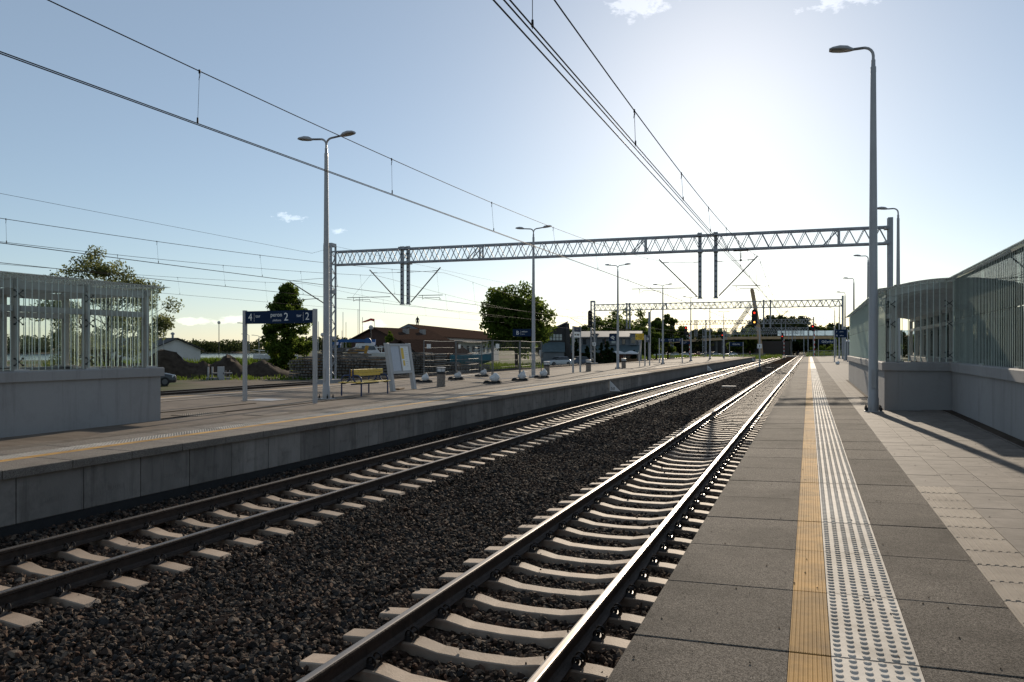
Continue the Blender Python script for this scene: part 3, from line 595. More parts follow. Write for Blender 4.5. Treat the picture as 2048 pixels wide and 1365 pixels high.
# --- tracks
def rail_mesh(y0, y1):
    prof = [(-.036, -.012), (-.030, -.002), (-.018, 0), (.018, 0), (.030, -.002), (.036, -.012), (.035, -.038), (.010, -.052), (.009, -.13), (.026, -.148), (.072, -.160), (.072, -.171), (-.072, -.171), (-.072, -.160), (-.026, -.148), (-.009, -.13), (-.010, -.052), (-.035, -.038)]
    r_ = MB(); r_.loft([[(x, y, z) for x, z in prof] for y in (y0, y1)])
    for i in range(len(r_.f) - 2): r_.m[i] = 1 if i in (1, 2, 3) else 0
    return r_.mesh('rail', [M_rail, M_railtop])
def sleeper_mesh(lumps=False):
    s_ = MB(); st = [(-1.27, -.24, .085), (-1.25, -.205, .095), (-.98, -.183, .098), (-.55, -.180, .098), (-.34, -.222, .088), (0, -.232, .085), (.34, -.222, .088), (.55, -.180, .098), (.98, -.183, .098), (1.25, -.205, .095), (1.27, -.24, .085)]
    s_.loft([[(x, -w - .012, -.36), (x, -w, z - .008), (x, -w + .010, z), (x, w - .010, z), (x, w, z - .008), (x, w + .012, -.36)] for x, z, w in st])
    if lumps:
        for sx in (-GA, GA):
            for d in (-.115, .115):
                s_.k = 1; s_.box(sx + d - .035, sx + d + .035, -.05, .05, -.19, -.135); s_.k = 0
    return s_.mesh('sleeper', [M_sleeper, M_clip])
def clip_mesh(sgn):
    c_ = MB(); x = sgn * .108
    c_.loft([[(x - .05, -.07, -.186), (x + .05, -.07, -.186), (x + .05, .07, -.186), (x - .05, .07, -.186)], [(x - .03, -.05, -.150), (x + .03, -.05, -.150), (x + .03, .05, -.150), (x - .03, .05, -.150)]])
    for dy in (-.045, .045):
        pts = []
        for i in range(13):
            a = R(-60 + 300 * i / 12); pts.append((x + .040 * math.cos(a) * 1.0 + sgn * .006, dy + .012 * math.sin(a * .5), -.135 + .042 * math.sin(a)))
        c_.tube(pts, .0088, 5)
    c_.tube([(x - sgn * .02, -.045, -.165), (x - sgn * .045, 0, -.150), (x - sgn * .02, .045, -.165)], .009, 5)
    c_.lathe([(.016, -.15), (.016, -.118)], 6, (x, 0))
    return c_.mesh('rail_clip', M_clip, True)
sl_near, sl_far = sleeper_mesh(), sleeper_mesh(True)
clips = {s_: clip_mesh(s_) for s_ in (-1, 1)}
def track(xc, label, ph, ymin, ynear, yobj, yend, y0=-4):
    t = thing('railway_track', label, 'railway track', (xc, 0, 0), group=None)
    rm = rail_mesh(y0, yend)
    for sx in (-GA, GA): link('rail', rm, t, (sx, 0, 0))
    y = ph - SP * math.floor((ph - ymin) / SP)
    bulk = MB()
    while y < yend - .5:
        jz = rnd.uniform(-.004, .004); jr = rnd.uniform(-.006, .006)
        if y < ynear:
            s_ = link('sleeper', sl_near, t, (rnd.uniform(-.012, .012), y, jz), jr)
            for sx in (-GA, GA):
                for d in (-1, 1): link('rail_clip', clips[d], s_, (sx, 0, 0))
        elif y < yobj: link('sleeper', sl_far, t, (rnd.uniform(-.012, .012), y, jz), jr)
        else: bulk.loft([[(x, y - .095, z), (x, y + .10, z), (x, y + .13, -.35), (x, y - .13, -.35)] for x, z in ((-1.27, -.21), (-.55, -.18), (0, -.23), (.55, -.18), (1.27, -.21))])
        y += SP
    if bulk.v: tag(bulk.build('sleeper_run', M_sleeper, t), kind='stuff')
    return t
track(T1, 'nearest railway track beside the granite platform edge', PH1, 2.4, 24, 120, 270)
track(T2, 'second railway track running along the island platform wall', PH2, 4.0, 24, 120, 270)
track(-21.2, 'railway track hidden along the far side of the island platform', 0, 4, 0, 0, 270)
track(-26.1, 'railway track beyond the island platform, under the middle wires', 0, 4, 0, 0, 270)
track(-31.8, 'farthest railway track, in front of the yard with stacked sleepers', .3, 26, 0, 110, 270)
cr_ = MB(); cr_.box(-33.5, -.2, 252, 259, -.3, .012)
tag(cr_.build('level_crossing', M_plinth), 'pale level crossing slab across the tracks in the distance', kind='structure')
# ================================================================== STATION FURNITURE
# --- glazed stair enclosures: rendered plinth with coping, steel frame, glass held by spider fittings
def stripe_run(a0, a1, z0, z1, fixed, axis, ztop=None, step=.118, w=.016):
    """printed bird-protection stripes on one pane, real thin strips on the glass"""
    s_ = MB(); n_ = max(1, int((a1 - a0) / step)); t = .0016
    for i in range(n_):
        a = a0 + (i + .5) * (a1 - a0) / n_; zt_ = ztop(a) - .02 if ztop else z1
        if axis == 'y': s_.box(fixed - t, fixed + t, a - w / 2, a + w / 2, z0, zt_)
        else: s_.box(a - w / 2, a + w / 2, fixed - t, fixed + t, z0, zt_)
    return s_
def spider(p, axis, parent):
    s_ = MB(); x, y, z = p
    for da, dz in ((-.075, .06), (.075, .06), (-.075, -.06), (.075, -.06)):
        q = (x, y + da, z + dz) if axis == 'y' else (x + da, y, z + dz)
        s_.tube([p, q], .008, 5); o = .045
        s_.tube([q, (q[0] + (o if axis == 'y' and x > 0 else 0), q[1], q[2])], .018, 6) if False else s_.lathe([(.019, q[2] - .016), (.019, q[2] + .016)], 6, (q[0], q[1]))
    return s_.build('spider_fitting', M_dark, parent)
def enclosure(name, label, loc, W, Ltot, zbase, ztop_plinth, zglass, bay, arch, faces, rel_post, out=1, rise=.2, endface=True):
    """local frame: glazed long side at x=0 (outside towards -x*out), end face at y=0, running to -y*... length along +y"""
    t = thing(name, label, 'stair enclosure', loc)
    o = -1 if out > 0 else 1                    # outward normal of the long side along x
    W_ = W * (-o)                               # far side
    xa, xb = (0, W_) if W_ > 0 else (W_, 0)
    d = Ltot; ya, yb = (0, d) if d > 0 else (d, 0)
    ph = ztop_plinth - .19
    pl = MB(); th = .22
    pl.box(xa, xa + th, ya, yb, zbase - .3, ph); pl.box(xb - th, xb, ya, yb, zbase - .3, ph)
    yend_ = 0; pl.box(xa + th, xb - th, min(0, th * (1 if d > 0 else -1)), max(0, th * (1 if d > 0 else -1)), zbase - .3, ph)
    pl.build('plinth', M_plinth, t)
    cp = MB(); e = .055
    def cop(x0, x1, y0, y1): cp.loft([[(x0, y0, ph), (x1, y0, ph), (x1, y1, ph), (x0, y1, ph)], [(x0, y0, ztop_plinth - .02), (x1, y0, ztop_plinth - .02), (x1, y1, ztop_plinth - .02), (x0, y1, ztop_plinth - .02)], [(x0 + .02, y0 + .02, ztop_plinth), (x1 - .02, y0 + .02, ztop_plinth), (x1 - .02, y1 - .02, ztop_plinth), (x0 + .02, y1 - .02, ztop_plinth)]])
    s1 = 1 if d > 0 else -1
    cop(xa - e, xa + th + e, ya - e, yb + e); cop(xb - th - e, xb + e, ya - e, yb + e)
    cop(xa + th + e, xb - th - e, min(-e * s1, (th + e) * s1), max(-e * s1, (th + e) * s1)); cp.build('coping', M_plinth, t)
    # frame
    px0, px1 = xa + rel_post, xb - rel_post
    nb = max(1, int(round(abs(d) / bay)))
    ysl = [s1 * (.22 + i * (abs(d) - .44) / nb) for i in range(nb + 1)]
    def zroof(x):
        if not arch: return zglass
        u = (x - xa) / (xb - xa); return zglass + rise * (1 - (2 * u - 1) ** 2)
    for yy in ysl:
        for px in (px0, px1):
            pm_ = MB(); pm_.bbox(px - .065, px + .065, yy - .05, yy + .05, ztop_plinth + .03, zglass - .16, .008); pp = pm_.build('post', M_frame, t)
            bp_ = MB(); bp_.box(px - .19, px + .19, yy - .14, yy + .14, ztop_plinth, ztop_plinth + .03); bp_.build('base_plate', M_frame, pp)
        rb = MB(); N = 10
        for i in range(N):
            x0 = px0 - .1 + (px1 - px0 + .2) * i / N; x1 = px0 - .1 + (px1 - px0 + .2) * (i + 1) / N
            rb.loft([[(x, yy - .045, zroof(x) - .20), (x, yy + .045, zroof(x) - .20), (x, yy + .045, zroof(x) - .06), (x, yy - .045, zroof(x) - .06)] for x in (x0, x1)])
        rb.build('rafter', M_frame, t)
    for i in range(nb):
        y0, y1 = sorted((ysl[i], ysl[i + 1]))
        for px in (px0, px1):
            rl = MB(); rl.box(px - .05, px + .05, y0 + .07, y1 - .07, ztop_plinth + (zglass - ztop_plinth) * .62, ztop_plinth + (zglass - ztop_plinth) * .62 + .11); rl.build('side_rail', M_frame, t)
            el = MB(); el.box(px - .045, px + .045, y0 + .06, y1 - .06, zglass - .24, zglass - .10); el.build('eaves_beam', M_frame, t)
    # glass panes, one per bay, two rows; stripes printed on each
    zj = ztop_plinth + .52 * (zglass - ztop_plinth)
    bounds = [ya] + [(sorted(ysl)[i]) for i in range(1, nb)] + [yb]
    for side, gx in ((0, xa + .035), (1, xb - .035)):
        for i in range(nb):
            y0, y1 = bounds[i] + .006, bounds[i + 1] - .006
            for z0, z1 in ((ztop_plinth + .012, zj - .005), (zj + .005, zglass - .005)):
                pn = MB(); pn.box(gx - .006, gx + .006, y0, y1, z0, z1); pg = pn.build('glass_pane', M_glass, t)
                tag(stripe_run(y0, y1, z0, z1, gx + (-.008 if side == 0 else .008), 'y').build('stripe_print', M_frit, pg), kind='stuff')
            for z in (ztop_plinth + .16, zj, zglass - .34):
                spider((gx + (.06 if side == 0 else -.06), bounds[i] if i else bounds[i] + .12, z), 'y', t)
    if endface:
        gy = .03 * s1; ncol = 2; xs_ = [xa + .045 + (xb - xa - .09) * i / ncol for i in range(ncol + 1)]
        for i in range(ncol):
            x0, x1 = xs_[i] + .005, xs_[i + 1] - .005
            N = 8; poly = [(x0, ztop_plinth + .012), (x1, ztop_plinth + .012)] + [(x1 + (x0 - x1) * j / N, zroof(x1 + (x0 - x1) * j / N) - .006) for j in range(N + 1)]
            pn = MB(); pn.prism(poly, gy - .006, gy + .006, 'y'); pg = pn.build('glass_pane', M_glass, t)
            tag(stripe_run(x0, x1, ztop_plinth + .012, 0, gy - s1 * .008, 'x', zroof).build('stripe_print', M_frit, pg), kind='stuff')
            for z in (ztop_plinth + .16, zj, zglass - .34): spider((x0 + .1 if i == 0 else x0, gy + s1 * .06, z), 'x', t)
    for i in range(nb):
        y0, y1 = bounds[i] + (-.16 if bounds[i] == min(bounds) else .004), bounds[i + 1] + (.16 if i == nb - 1 else -.004)
        rp = MB(); N = 14 if arch else 1
        X0, X1 = xa - .13, xb + .13
        top = [(X0 + (X1 - X0) * j / N, zroof(min(max(X0 + (X1 - X0) * j / N, xa), xb)) + .014) for j in range(N + 1)]
        rp.prism(top + [(x, z - .014) for x, z in reversed(top)], y0, y1, 'y'); ro = rp.build('roof_pane', M_glassroof, t)
        bt = MB()
        for px in (px0, px1):
            for yy in (y0 + .12, y1 - .12): bt.lathe([(.028, zroof(px) + .014), (.028, zroof(px) + .034)], 8, (px, yy))
        bt.build('clamp_disc', M_dark, ro)
    return t
enclosure('stair_enclosure', 'grey glass stair enclosure on the island platform, left edge', (-13.0, 12.24, 0), 2.8, -14.6, ZQ, 1.883, 3.60, 1.45, False, None, .20, out=-1)
enclosure('stair_enclosure', 'arched glass stair enclosure behind the near lamp post', (1.60, 19.12, 0), 2.62, 16.8, .87, 1.976, 3.64, 1.68, True, None, .22, out=1, rise=.20)
enclosure('stair_enclosure', 'nearest glass enclosure at the right picture edge with shadow-striped plinth', (2.94, 19.05, 0), 2.9, -16.0, .90, 1.976, 3.81, 2.7, True, None, .22, out=1, rise=.25, endface=False)

# --- lamp posts
def luminaire(parent, x, z, sgn, tilt):
    h = MB(); L_ = .52; st = [(0, .035, .03, 0), (.06, .06, .05, .01), (.14, .11, .085, .012), (.30, .15, .09, .012), (.45, .13, .06, .010), (L_, .08, .03, .008)]
    ct, stt = math.cos(tilt), math.sin(tilt); rings = []
    for d_, w, hh, lo in st:
        ring = []
        for (yy, zz) in ((-w, 0), (-w * .85, hh * .6), (-w * .4, hh), (w * .4, hh), (w * .85, hh * .6), (w, 0), (w * .8, -lo - .012), (-w * .8, -lo - .012)):
            ring.append((x + sgn * (d_ * ct - zz * stt), yy, z + d_ * stt + zz * ct))
        rings.append(ring)
    h.loft(rings); o = h.build('lamp_head', M_pole, parent, True)
    gl = MB(); pts = [(.24, -.1), (.46, -.085), (.46, .085), (.24, .1)]
    gl.add([(x + sgn * (a * ct + .026 * stt), b_, z + a * stt - .026 * ct) for a, b_ in pts] + [(x + sgn * (a * ct + .022 * stt), b_ * .9, z + a * stt - .030 * ct) for a, b_ in pts], [(0, 1, 2, 3), (4, 5, 6, 7)]); gl.build('lamp_lens', M_winlit, o)
def lamp_mast(label, loc, h, double, group):
    t = thing('lamp_post', label, 'lamp post', loc, 0, group)
    p_ = MB(); p_.lathe([(.115, .012), (.115, .30), (.104, .32), (.085, h * .5), (.058, h - .62), (.060, h - .62), (.060, h - .5), (.045, h - .48), (.045, h - .34)], 12); p_.build('pole', M_pole, t, True)
    b_ = MB(); b_.box(-.19, .19, -.19, .19, -.01, .014); bp = b_.build('base_plate', M_grey, t)
    bo = MB()
    for sx in (-.145, .145):
        for sy in (-.145, .145): bo.lathe([(.028, .014), (.028, .09), (.012, .10), (.012, .14)], 6, (sx, sy))
    bo.build('anchor_bolt', M_black, bp)
    hd = MB(); hd.prism([(-.045, .52), (.045, .52), (.045, .92), (.02, .95), (-.02, .95), (-.045, .92)], -.113, -.103, 'y'); hd.build('access_door', M_pole, t)
    for sgn in ((-1, 1) if double else (-1,)):
        r_ = .20; zz = h - .36
        pts = [(0, 0, zz)] + [(sgn * (r_ - r_ * math.cos(R(a))), 0, zz + .12 + r_ * math.sin(R(a))) for a in (0, 20, 40, 60, 80, 90)] + [(sgn * (.52 if double else .42), 0, zz + .12 + r_ + (.03 if double else 0))]
        ar = MB(); ar.tube(pts, .032, 8); ar.tube([pts[-2], pts[-1]], .032, 8); arm = ar.build('lamp_arm', M_pole, t, True)
        luminaire(t, pts[-1][0] - sgn * .02, pts[-1][2] - .01, sgn, R(7))
    return t
dlab = ['first double lamp post, beside the blue platform sign and bench', 'double lamp post carrying the sector B board, beside the mesh fencing', 'double lamp post carrying a small blue board, before the long grey building', 'double lamp post standing inside the width of the farther platform sign', 'fifth double lamp post along the island platform', 'sixth double lamp post along the island platform', 'farthest double lamp post near the end of the island platform']
DY = [19.3, 37.9, 57.0, 76.2, 95.5, 114.9, 134.4]
for l_, yy in zip(dlab, DY): lamp_mast(l_, (-13.78, yy, ZQ), 8.02, True, 'double lamp posts along the island platform')
rlab = ['tall single-arm lamp post nearest the camera, on the right platform', 'single-arm lamp post rising behind the catenary portal leg', 'single-arm lamp post third along the right platform', 'single-arm lamp post fourth along the right platform', 'single-arm lamp post fifth along the right platform', 'single-arm lamp post sixth along the right platform', 'farthest single-arm lamp post by the station name board']
RP = [(1.34, 18.7), (3.75, 38.1), (3.75, 56.8), (3.75, 74.5), (3.75, 92.5), (3.75, 110), (3.70, 127.5)]
for l_, (x, yy) in zip(rlab, RP): lamp_mast(l_, (x, yy, zt(x)), 8.25 if yy < 30 else 7.75, False, 'single lamp posts along the right platform')

# --- signs
def portal_sign(label, loc, w, htop, ph, kids, rz=0, group=None, post=.05):
    t = thing('platform_sign', label, 'sign', loc, rz, group)
    for x in (0, w):
        p_ = MB(); p_.bbox(x - post, x + post, -post, post, 0, htop + .03, .006); p_.build('post', M_grey, t)
    b_ = MB(); b_.box(post, w - post, -.035, .035, htop - ph, htop); pn = b_.build('sign_panel', M_blue, t)
    kids(pn, w, htop, ph); return t
def k_main(pn, w, h, ph):
    y = -.037; f = FACE_S
    text('4', .30, (.15, y, h - .275), f, M_white, pn); text('tor', .13, (.42, y, h - .19), f, M_white, pn)
    b_ = MB(); b_.box(.365, .372, y - .002, y, h - .31, h - .06); b_.box(w - .375, w - .368, y - .002, y, h - .31, h - .06); b_.build('divider_line', M_white, pn)
    text('peron', .17, (.95, y, h - .17), f, M_white, pn); text('platform', .085, (1.03, y, h - .30), f, M_white, pn); text('2', .32, (1.42, y, h - .285), f, M_white, pn)
    text('tor', .13, (w - .60, y, h - .19), f, M_white, pn); text('2', .30, (w - .31, y, h - .275), f, M_white, pn)
portal_sign('dark blue sign reading peron 2 on two posts near the bench', (-15.33, 17.5, ZQ), 2.46, 2.62, .365, k_main, group=None)
portal_sign('farther dark blue sign reading peron 2, behind the fourth lamp post', (-14.78, 79.7, ZQ), 2.4, 2.62, .365, k_main)
def k_name(size, face):
    def f(pn, w, h, ph): text('Giżycko', size, (w / 2, -.037, h - ph * .5 - size * .33), FACE_S, M_white, pn, 'CENTER')
    return f
portal_sign('station name board seen edge-on, right of the yellow notice', (-13.55, 66.2, ZQ), 2.1, 2.75, .62, k_name(.34, 0), rz=R(90))
portal_sign('blue station name board at the far end of the island platform', (-13.6, 142.5, ZQ), 2.4, 2.75, .75, k_name(.40, 0))
portal_sign('blue station name board at the far end of the right platform', (1.55, 147.5, zt(1.6)), 3.0, 3.1, .8, k_name(.58, 0))
def k_dir(pn, w, h, ph):
    text('1', .26, (.15, -.037, h - .31), FACE_S, M_white, pn); text('peron', .15, (.50, -.037, h - .27), FACE_S, M_white, pn)
    text('A', .26, (.15, -.037, h - .70), FACE_S, M_white, pn); text('sektor', .15, (.50, -.037, h - .66), FACE_S, M_white, pn)
portal_sign('blue board reading 1 peron A sektor beyond the glass enclosure', (2.4, 84.0, zt(2.4)), 1.25, 3.35, .82, k_dir)
def k_pass(pn, w, h, ph):
    b_ = MB(); b_.box(.06, w - .06, -.03, .03, h - ph - .36, h - ph - .01); b_.build('white_panel', M_white, pn)
    b2 = MB()
    for i, (u0, u1) in enumerate(((.2, .55), (.7, 1.3))): b2.box(u0, u1, -.033, -.031, h - ph - .24, h - ph - .14)
    b2.box(.55, .95, -.038, -.036, h - ph * .65, h - ph * .4); b2.build('printed_line', M_dark, pn)
portal_sign('narrow two-post notice with blue and white panels before the conifers', (-14.0, 45.9, ZQ), 1.6, 2.95, .32, k_pass, rz=R(90))
def sector_board(label, loc, letter, w=1.15):
    t = thing('sector_sign', label, 'sign', loc)
    b_ = MB(); b_.box(-w, -.06, -.02, .02, -.2, .2); pn = b_.build('sign_panel', M_blue, t)
    br = MB(); br.box(-.08, -.0, -.012, .012, .12, .15); br.box(-.08, 0, -.012, .012, -.15, -.12); br.build('bracket', M_pole, t)
    text(letter, .30, (-w + .20, -.023, -.105), FACE_S, M_white, pn); text('sektor', .13, (-w + .52, -.023, .02), FACE_S, M_white, pn); text('sector', .07, (-w + .52, -.023, -.1), FACE_S, M_white, pn)
    d_ = MB(); d_.box(-w + .46, -w + .468, -.024, -.021, -.13, .13); d_.build('divider_line', M_white, pn); return t
sector_board('blue board reading B sektor on the lamp post by the mesh fencing', (-13.82, 37.9, 3.15), 'B')
sector_board('blue board reading A sektor on the fourth lamp post', (-13.82, 76.2 + 19.3, 3.05), 'A', 1.3)
def small_board(label, loc):
    t = thing('pictogram_sign', label, 'sign', loc); b_ = MB(); b_.box(-.62, -.06, -.02, .02, -.27, .27); pn = b_.build('sign_panel', M_blue, t)
    c_ = MB(); c_.box(-.42, -.26, -.024, -.021, -.1, .12); c_.box(-.50, -.18, -.024, -.021, -.02, .05); c_.box(-.30, -.22, -.025, -.0215, -.17, -.1); c_.build('pictogram', M_white, pn)
    br = MB(); br.box(-.08, 0, -.012, .012, .12, .15); br.build('bracket', M_pole, t)
small_board('small square blue pictogram board on the third double lamp post', (-13.84, 57.0, 3.15))
t = thing('notice_board', 'yellow notice board with black lettering on a thin post', 'sign', (-13.58, 64.1, ZQ))
p_ = MB(); p_.tube([(0, 0, 0), (0, 0, 2.35)], .035, 8); p_.build('post', M_steel, t)
b_ = MB(); b_.box(-.36, .36, -.055, -.035, 2.30, 2.85); pn = b_.build('sign_panel', M_yel, t)
b_ = MB()
for i, (w0, w1) in enumerate(((-.02, .2), (-.12, .28), (-.12, .26), (-.12, .24), (0, .22))): b_.box(w0, w1, -.058, -.0555, 2.74 - i * .085, 2.765 - i * .085)
b_.box(-.31, -.19, -.058, -.0555, 2.58, 2.66); b_.build('printed_line', M_dark, pn)
b_ = MB(); b_.bar((-.2, -.03, 2.3), (0, -.03, 2.1), .02); b_.bar((.2, -.03, 2.3), (0, -.03, 2.1), .02); b_.build('brace', M_steel, t)
# bevelled speed boards on the platform wall
for i, (yy, lab) in enumerate(((37.3, 'white triangular board reading 50 on the platform wall, nearest one'), (76.5, 'white triangular speed board on the platform wall, middle one'), (140, 'white triangular speed board at the far end of the platform wall'))):
    t = thing('speed_board', lab, 'sign', (-9.44, yy, .10)); b_ = MB(); s_ = .62
    b_.prism([(0, 0), (s_ * .95, 0), (0, s_)], -.012, .012, 'y'); b_.v = [(x, y_, z) for x, y_, z in b_.v]; pl_ = b_.build('plate', M_white, t)
    b2 = MB(); w = .025
    b2.bar((.015, -.014, 0.012), (.9 * s_, -.014, .012), .003, w); b2.bar((.012, -.014, .01), (.012, -.014, s_ * .94), .003, w); b2.bar((.02, -.014, s_ * .96), (s_ * .92, -.014, .02), .003, w); b2.build('border', M_dark, pl_)
    if i < 2: text('50', .21, (.06, -.014, .09), FACE_S, M_dark, pl_)
    t.rotation_euler = (0, 0, R(12))

# --- bench: two-sided, blue tube frame, yellow boards
t = thing('bench', 'two-sided bench with yellow boards and blue tubular frame', 'bench', (-13.78, 21.47, ZQ))
for yy in (-.81, .81):
    for sx in (-1, 1):
        p_ = MB(); p_.tube([(sx * .375, yy, 0), (sx * .375, yy, .44)] + [(sx * (.375 - .16 + .16 * math.cos(R(a))), yy, .50 + .16 * math.sin(R(a))) for a in (0, 20, 40, 60, 80, 90)] + [(sx * .08, yy, .66)], .026, 8); p_.build('leg', M_benchb, t, True)
        p_ = MB(); p_.tube([(sx * .055, yy, .86), (sx * .055, yy, .62), (sx * .09, yy, .52), (sx * .16, yy, .44), (sx * .25, yy, .405), (sx * .37, yy, .40)], .026, 8); p_.build('arm_tube', M_benchb, t, True)
for sx in (-1, 1):
    for i in range(3):
        b_ = MB(); x = sx * (.15 + i * .105); b_.bbox(min(x - .047, x + .047), max(x - .047, x + .047), -.95, .95, .425, .455, .005); b_.build('seat_board', M_bench, t)
    for i in range(2):
        b_ = MB(); x = sx * .085; b_.bbox(x - .014, x + .014, -.80, .95, .64 + i * .115, .74 + i * .115, .004); b_.build('back_board', M_bench, t)
b_ = MB(); b_.bar((0, -.81, .37), (0, .81, .37), .05); b_.build('stretcher', M_benchb, t)
# --- timetable case, leaning back
t = thing('timetable_case', 'grey two-post timetable case with white posters and yellow strips', 'notice board', (-13.95, 24.33, ZQ)); TL = math.tan(R(9))
def lean(mb): mb.v = [(x - z * TL, yy, z) for x, yy, z in mb.v]; return mb
for yy in (-.78, .78):
    b_ = MB(); b_.bbox(-.07, .07, yy - .09, yy + .09, 0, 1.74, .008); lean(b_).build('post', M_grey, t)
b_ = MB(); b_.box(-.05, .05, -.69, .69, .62, 1.72); fr = lean(b_).build('case', M_grey, t)
b_ = MB(); b_.box(.05, .075, -.69, .69, 1.64, 1.72); b_.box(.05, .075, -.69, .69, .62, .69); b_.box(.05, .075, -.025, .025, .69, 1.64); lean(b_).build('door_frame', M_grey, fr)
b_ = MB(); b_.box(.051, .056, -.62, -.06, .72, 1.62); lean(b_).build('poster', M_paper, fr)
b_ = MB(); b_.box(.051, .056, .06, .64, .72, 1.62); lean(b_).build('poster', M_white, fr)
b_ = MB(); b_.box(.057, .059, .08, .27, 1.15, 1.56); b_.box(.057, .059, .14, .27, .90, 1.10); lean(b_).build('yellow_notice', M_yel, fr)
b_ = MB()
for i in range(9): b_.box(.057, .0585, .34, .34 + rnd.uniform(.1, .24), 1.56 - i * .085, 1.565 - i * .085)
lean(b_).build('printed_line', M_dark, fr)
# --- plank lying by the case
b_ = MB(); b_.box(-.08, .08, -.3, .3, 0, .05); tag(b_.build('timber_offcut', M_wood, None, False, (-14.35, 24.75, ZQ + .001), .2), 'short timber offcut on the paving beside the timetable case', 'plank')
# --- litter bins: stone drum, dark ring, clear hood
def bin_(label, loc, bag=False):
    t = thing('litter_bin', label, 'litter bin', loc, 0, 'stone litter bins on the island platform')
    p_ = MB(); p_.lathe([(.19, 0), (.19, .05), (.175, .06), (.175, .47), (.19, .48), (.19, .50)], 16); p_.build('drum', M_stone, t, True)
    p_ = MB(); p_.lathe([(.195, .50), (.195, .58), (.185, .585), (.185, .60)], 16); p_.build('ring', M_dark, t, True)
    for i in range(6):
        a = i * math.pi / 3; q = MB(); q.box(.172 * math.cos(a) - .008, .172 * math.cos(a) + .008, .172 * math.sin(a) - .008, .172 * math.sin(a) + .008, .60, .735); q.build('hood_rib', M_steel, t)
    p_ = MB(); p_.lathe([(.19, .735), (.195, .745), (.195, .765), (.14, .78)], 16); p_.build('lid', M_grey, t, True)
    p_ = MB(); p_.lathe([(.165, .60), (.165, .735)], 14); p_.build('liner', M_bag, t, True)
M_stone = speckle(mat('bin_stone', (.20, .16, .13), .7, var=.3, vs=14), 90, .5, (.42, .36, .3), (.06, .05, .04))
bin_('stone litter bin in front of the mesh fencing, nearest one', (-13.97, 27.4, ZQ)); bin_('stone litter bin behind the fence foot by lamp post with B board', (-14.37, 41.8, ZQ))
bin_('stone litter bin right of the narrow two-post notice', (-13.95, 49.3, ZQ)); bin_('stone litter bin tucked behind the third double lamp post', (-13.6, 58.2, ZQ))
M_fence = mat('fence_zinc', (.16, .155, .15), .6, 0, var=.2, vs=6)
# --- mesh site fencing with rubber feet and sandbags
FP = {'a': (-16.35, 30.3), 'b': (-16.25, 33.5), 'c': (-16.8, 37.9), 'd': (-13.05, 30.6), 'e': (-12.9, 33.6), 'f': (-13.1, 37.3)}
def fence_panel(label, p, q, sign=False):
    p = Vector((*p, 0)); q = Vector((*q, 0)); d = q - p; L_ = d.length - .08
    t = thing('mesh_fence', label, 'fence panel', (p.x, p.y, ZQ), math.atan2(d.y, d.x), 'site fence panels on the island platform')
    for x in (.04, L_): b_ = MB(); b_.tube([(x, 0, .08), (x, 0, 1.92)], .024, 7); b_.build('upright', M_fence, t)
    b_ = MB()
    b_.tube([(.04, 0, 1.90), (L_ / 2, 0, 1.875), (L_, 0, 1.90)], .018, 6); b_.build('top_rail', M_fence, t)
    b_ = MB(); b_.tube([(.04, 0, .16), (L_, 0, .16)], .016, 6); b_.build('bottom_rail', M_steel, t)
    for i in range(5):
        z = .42 + i * .29; b_ = MB(); b_.tube([(.04, 0, z), (L_ * .3, .02, z - .01), (L_ * .6, -.015, z + .01), (L_, 0, z)], .006, 4); b_.build('bent_wire', M_fence, t)
    b_ = MB(); x = .12
    while x < L_: b_.box(x - .002, x + .002, -.002, .002, .16, 1.88); x += .11
    tag(b_.build('wire_mesh', M_fence, t), kind='stuff')
    if sign: b_ = MB(); b_.box(.25, .62, -.03, -.026, 1.55, 1.75); b_.build('sign_plate', M_white, t)
fence_panel('back-left panel of the mesh fencing, behind the nearest bin', FP['a'], FP['b'], True); fence_panel('back-right panel of the mesh fencing', FP['b'], FP['c'], True)
fence_panel('cross panel of the mesh fencing, between back and front rows', FP['b'], FP['d']); fence_panel('front-left panel of the mesh fencing', FP['d'], FP['e'], True); fence_panel('front-right panel of the mesh fencing, ending by the bin', FP['e'], FP['f'])
def sandbag(label, loc, rz, s=1.):
    rr = random.Random(sum(map(ord, label)) % 999); ph_ = rr.random() * 6; bm = bmesh.new(); bmesh.ops.create_icosphere(bm, subdivisions=3, radius=1)
    for v in bm.verts:
        k = 1 + .09 * math.sin(v.co.x * 3.5 + ph_) * math.cos(v.co.y * 3 + ph_) + .05 * math.sin(v.co.z * 6 + v.co.x * 3 + ph_) + .015 * math.sin(v.co.x * 17 + v.co.z * 13)
        z = v.co.z; x = v.co.x * .25 * k * (1.15 - .75 * max(0, z)) + .08 * max(0, z); yy = v.co.y * .18 * k * (1.1 - .55 * max(0, z)); v.co = (x * s, yy * s, max(-.0, (z * .5 + .42) * .58 * k) * s)
    me = bpy.data.meshes.new('sandbag'); bm.to_mesh(me); bm.free(); me.materials.append(M_bag); me.polygons.foreach_set('use_smooth', [True] * len(me.polygons))
    tag(link('sandbag', me, None, loc, rz), label, 'sandbag', 'white sandbags weighing down the fence feet')
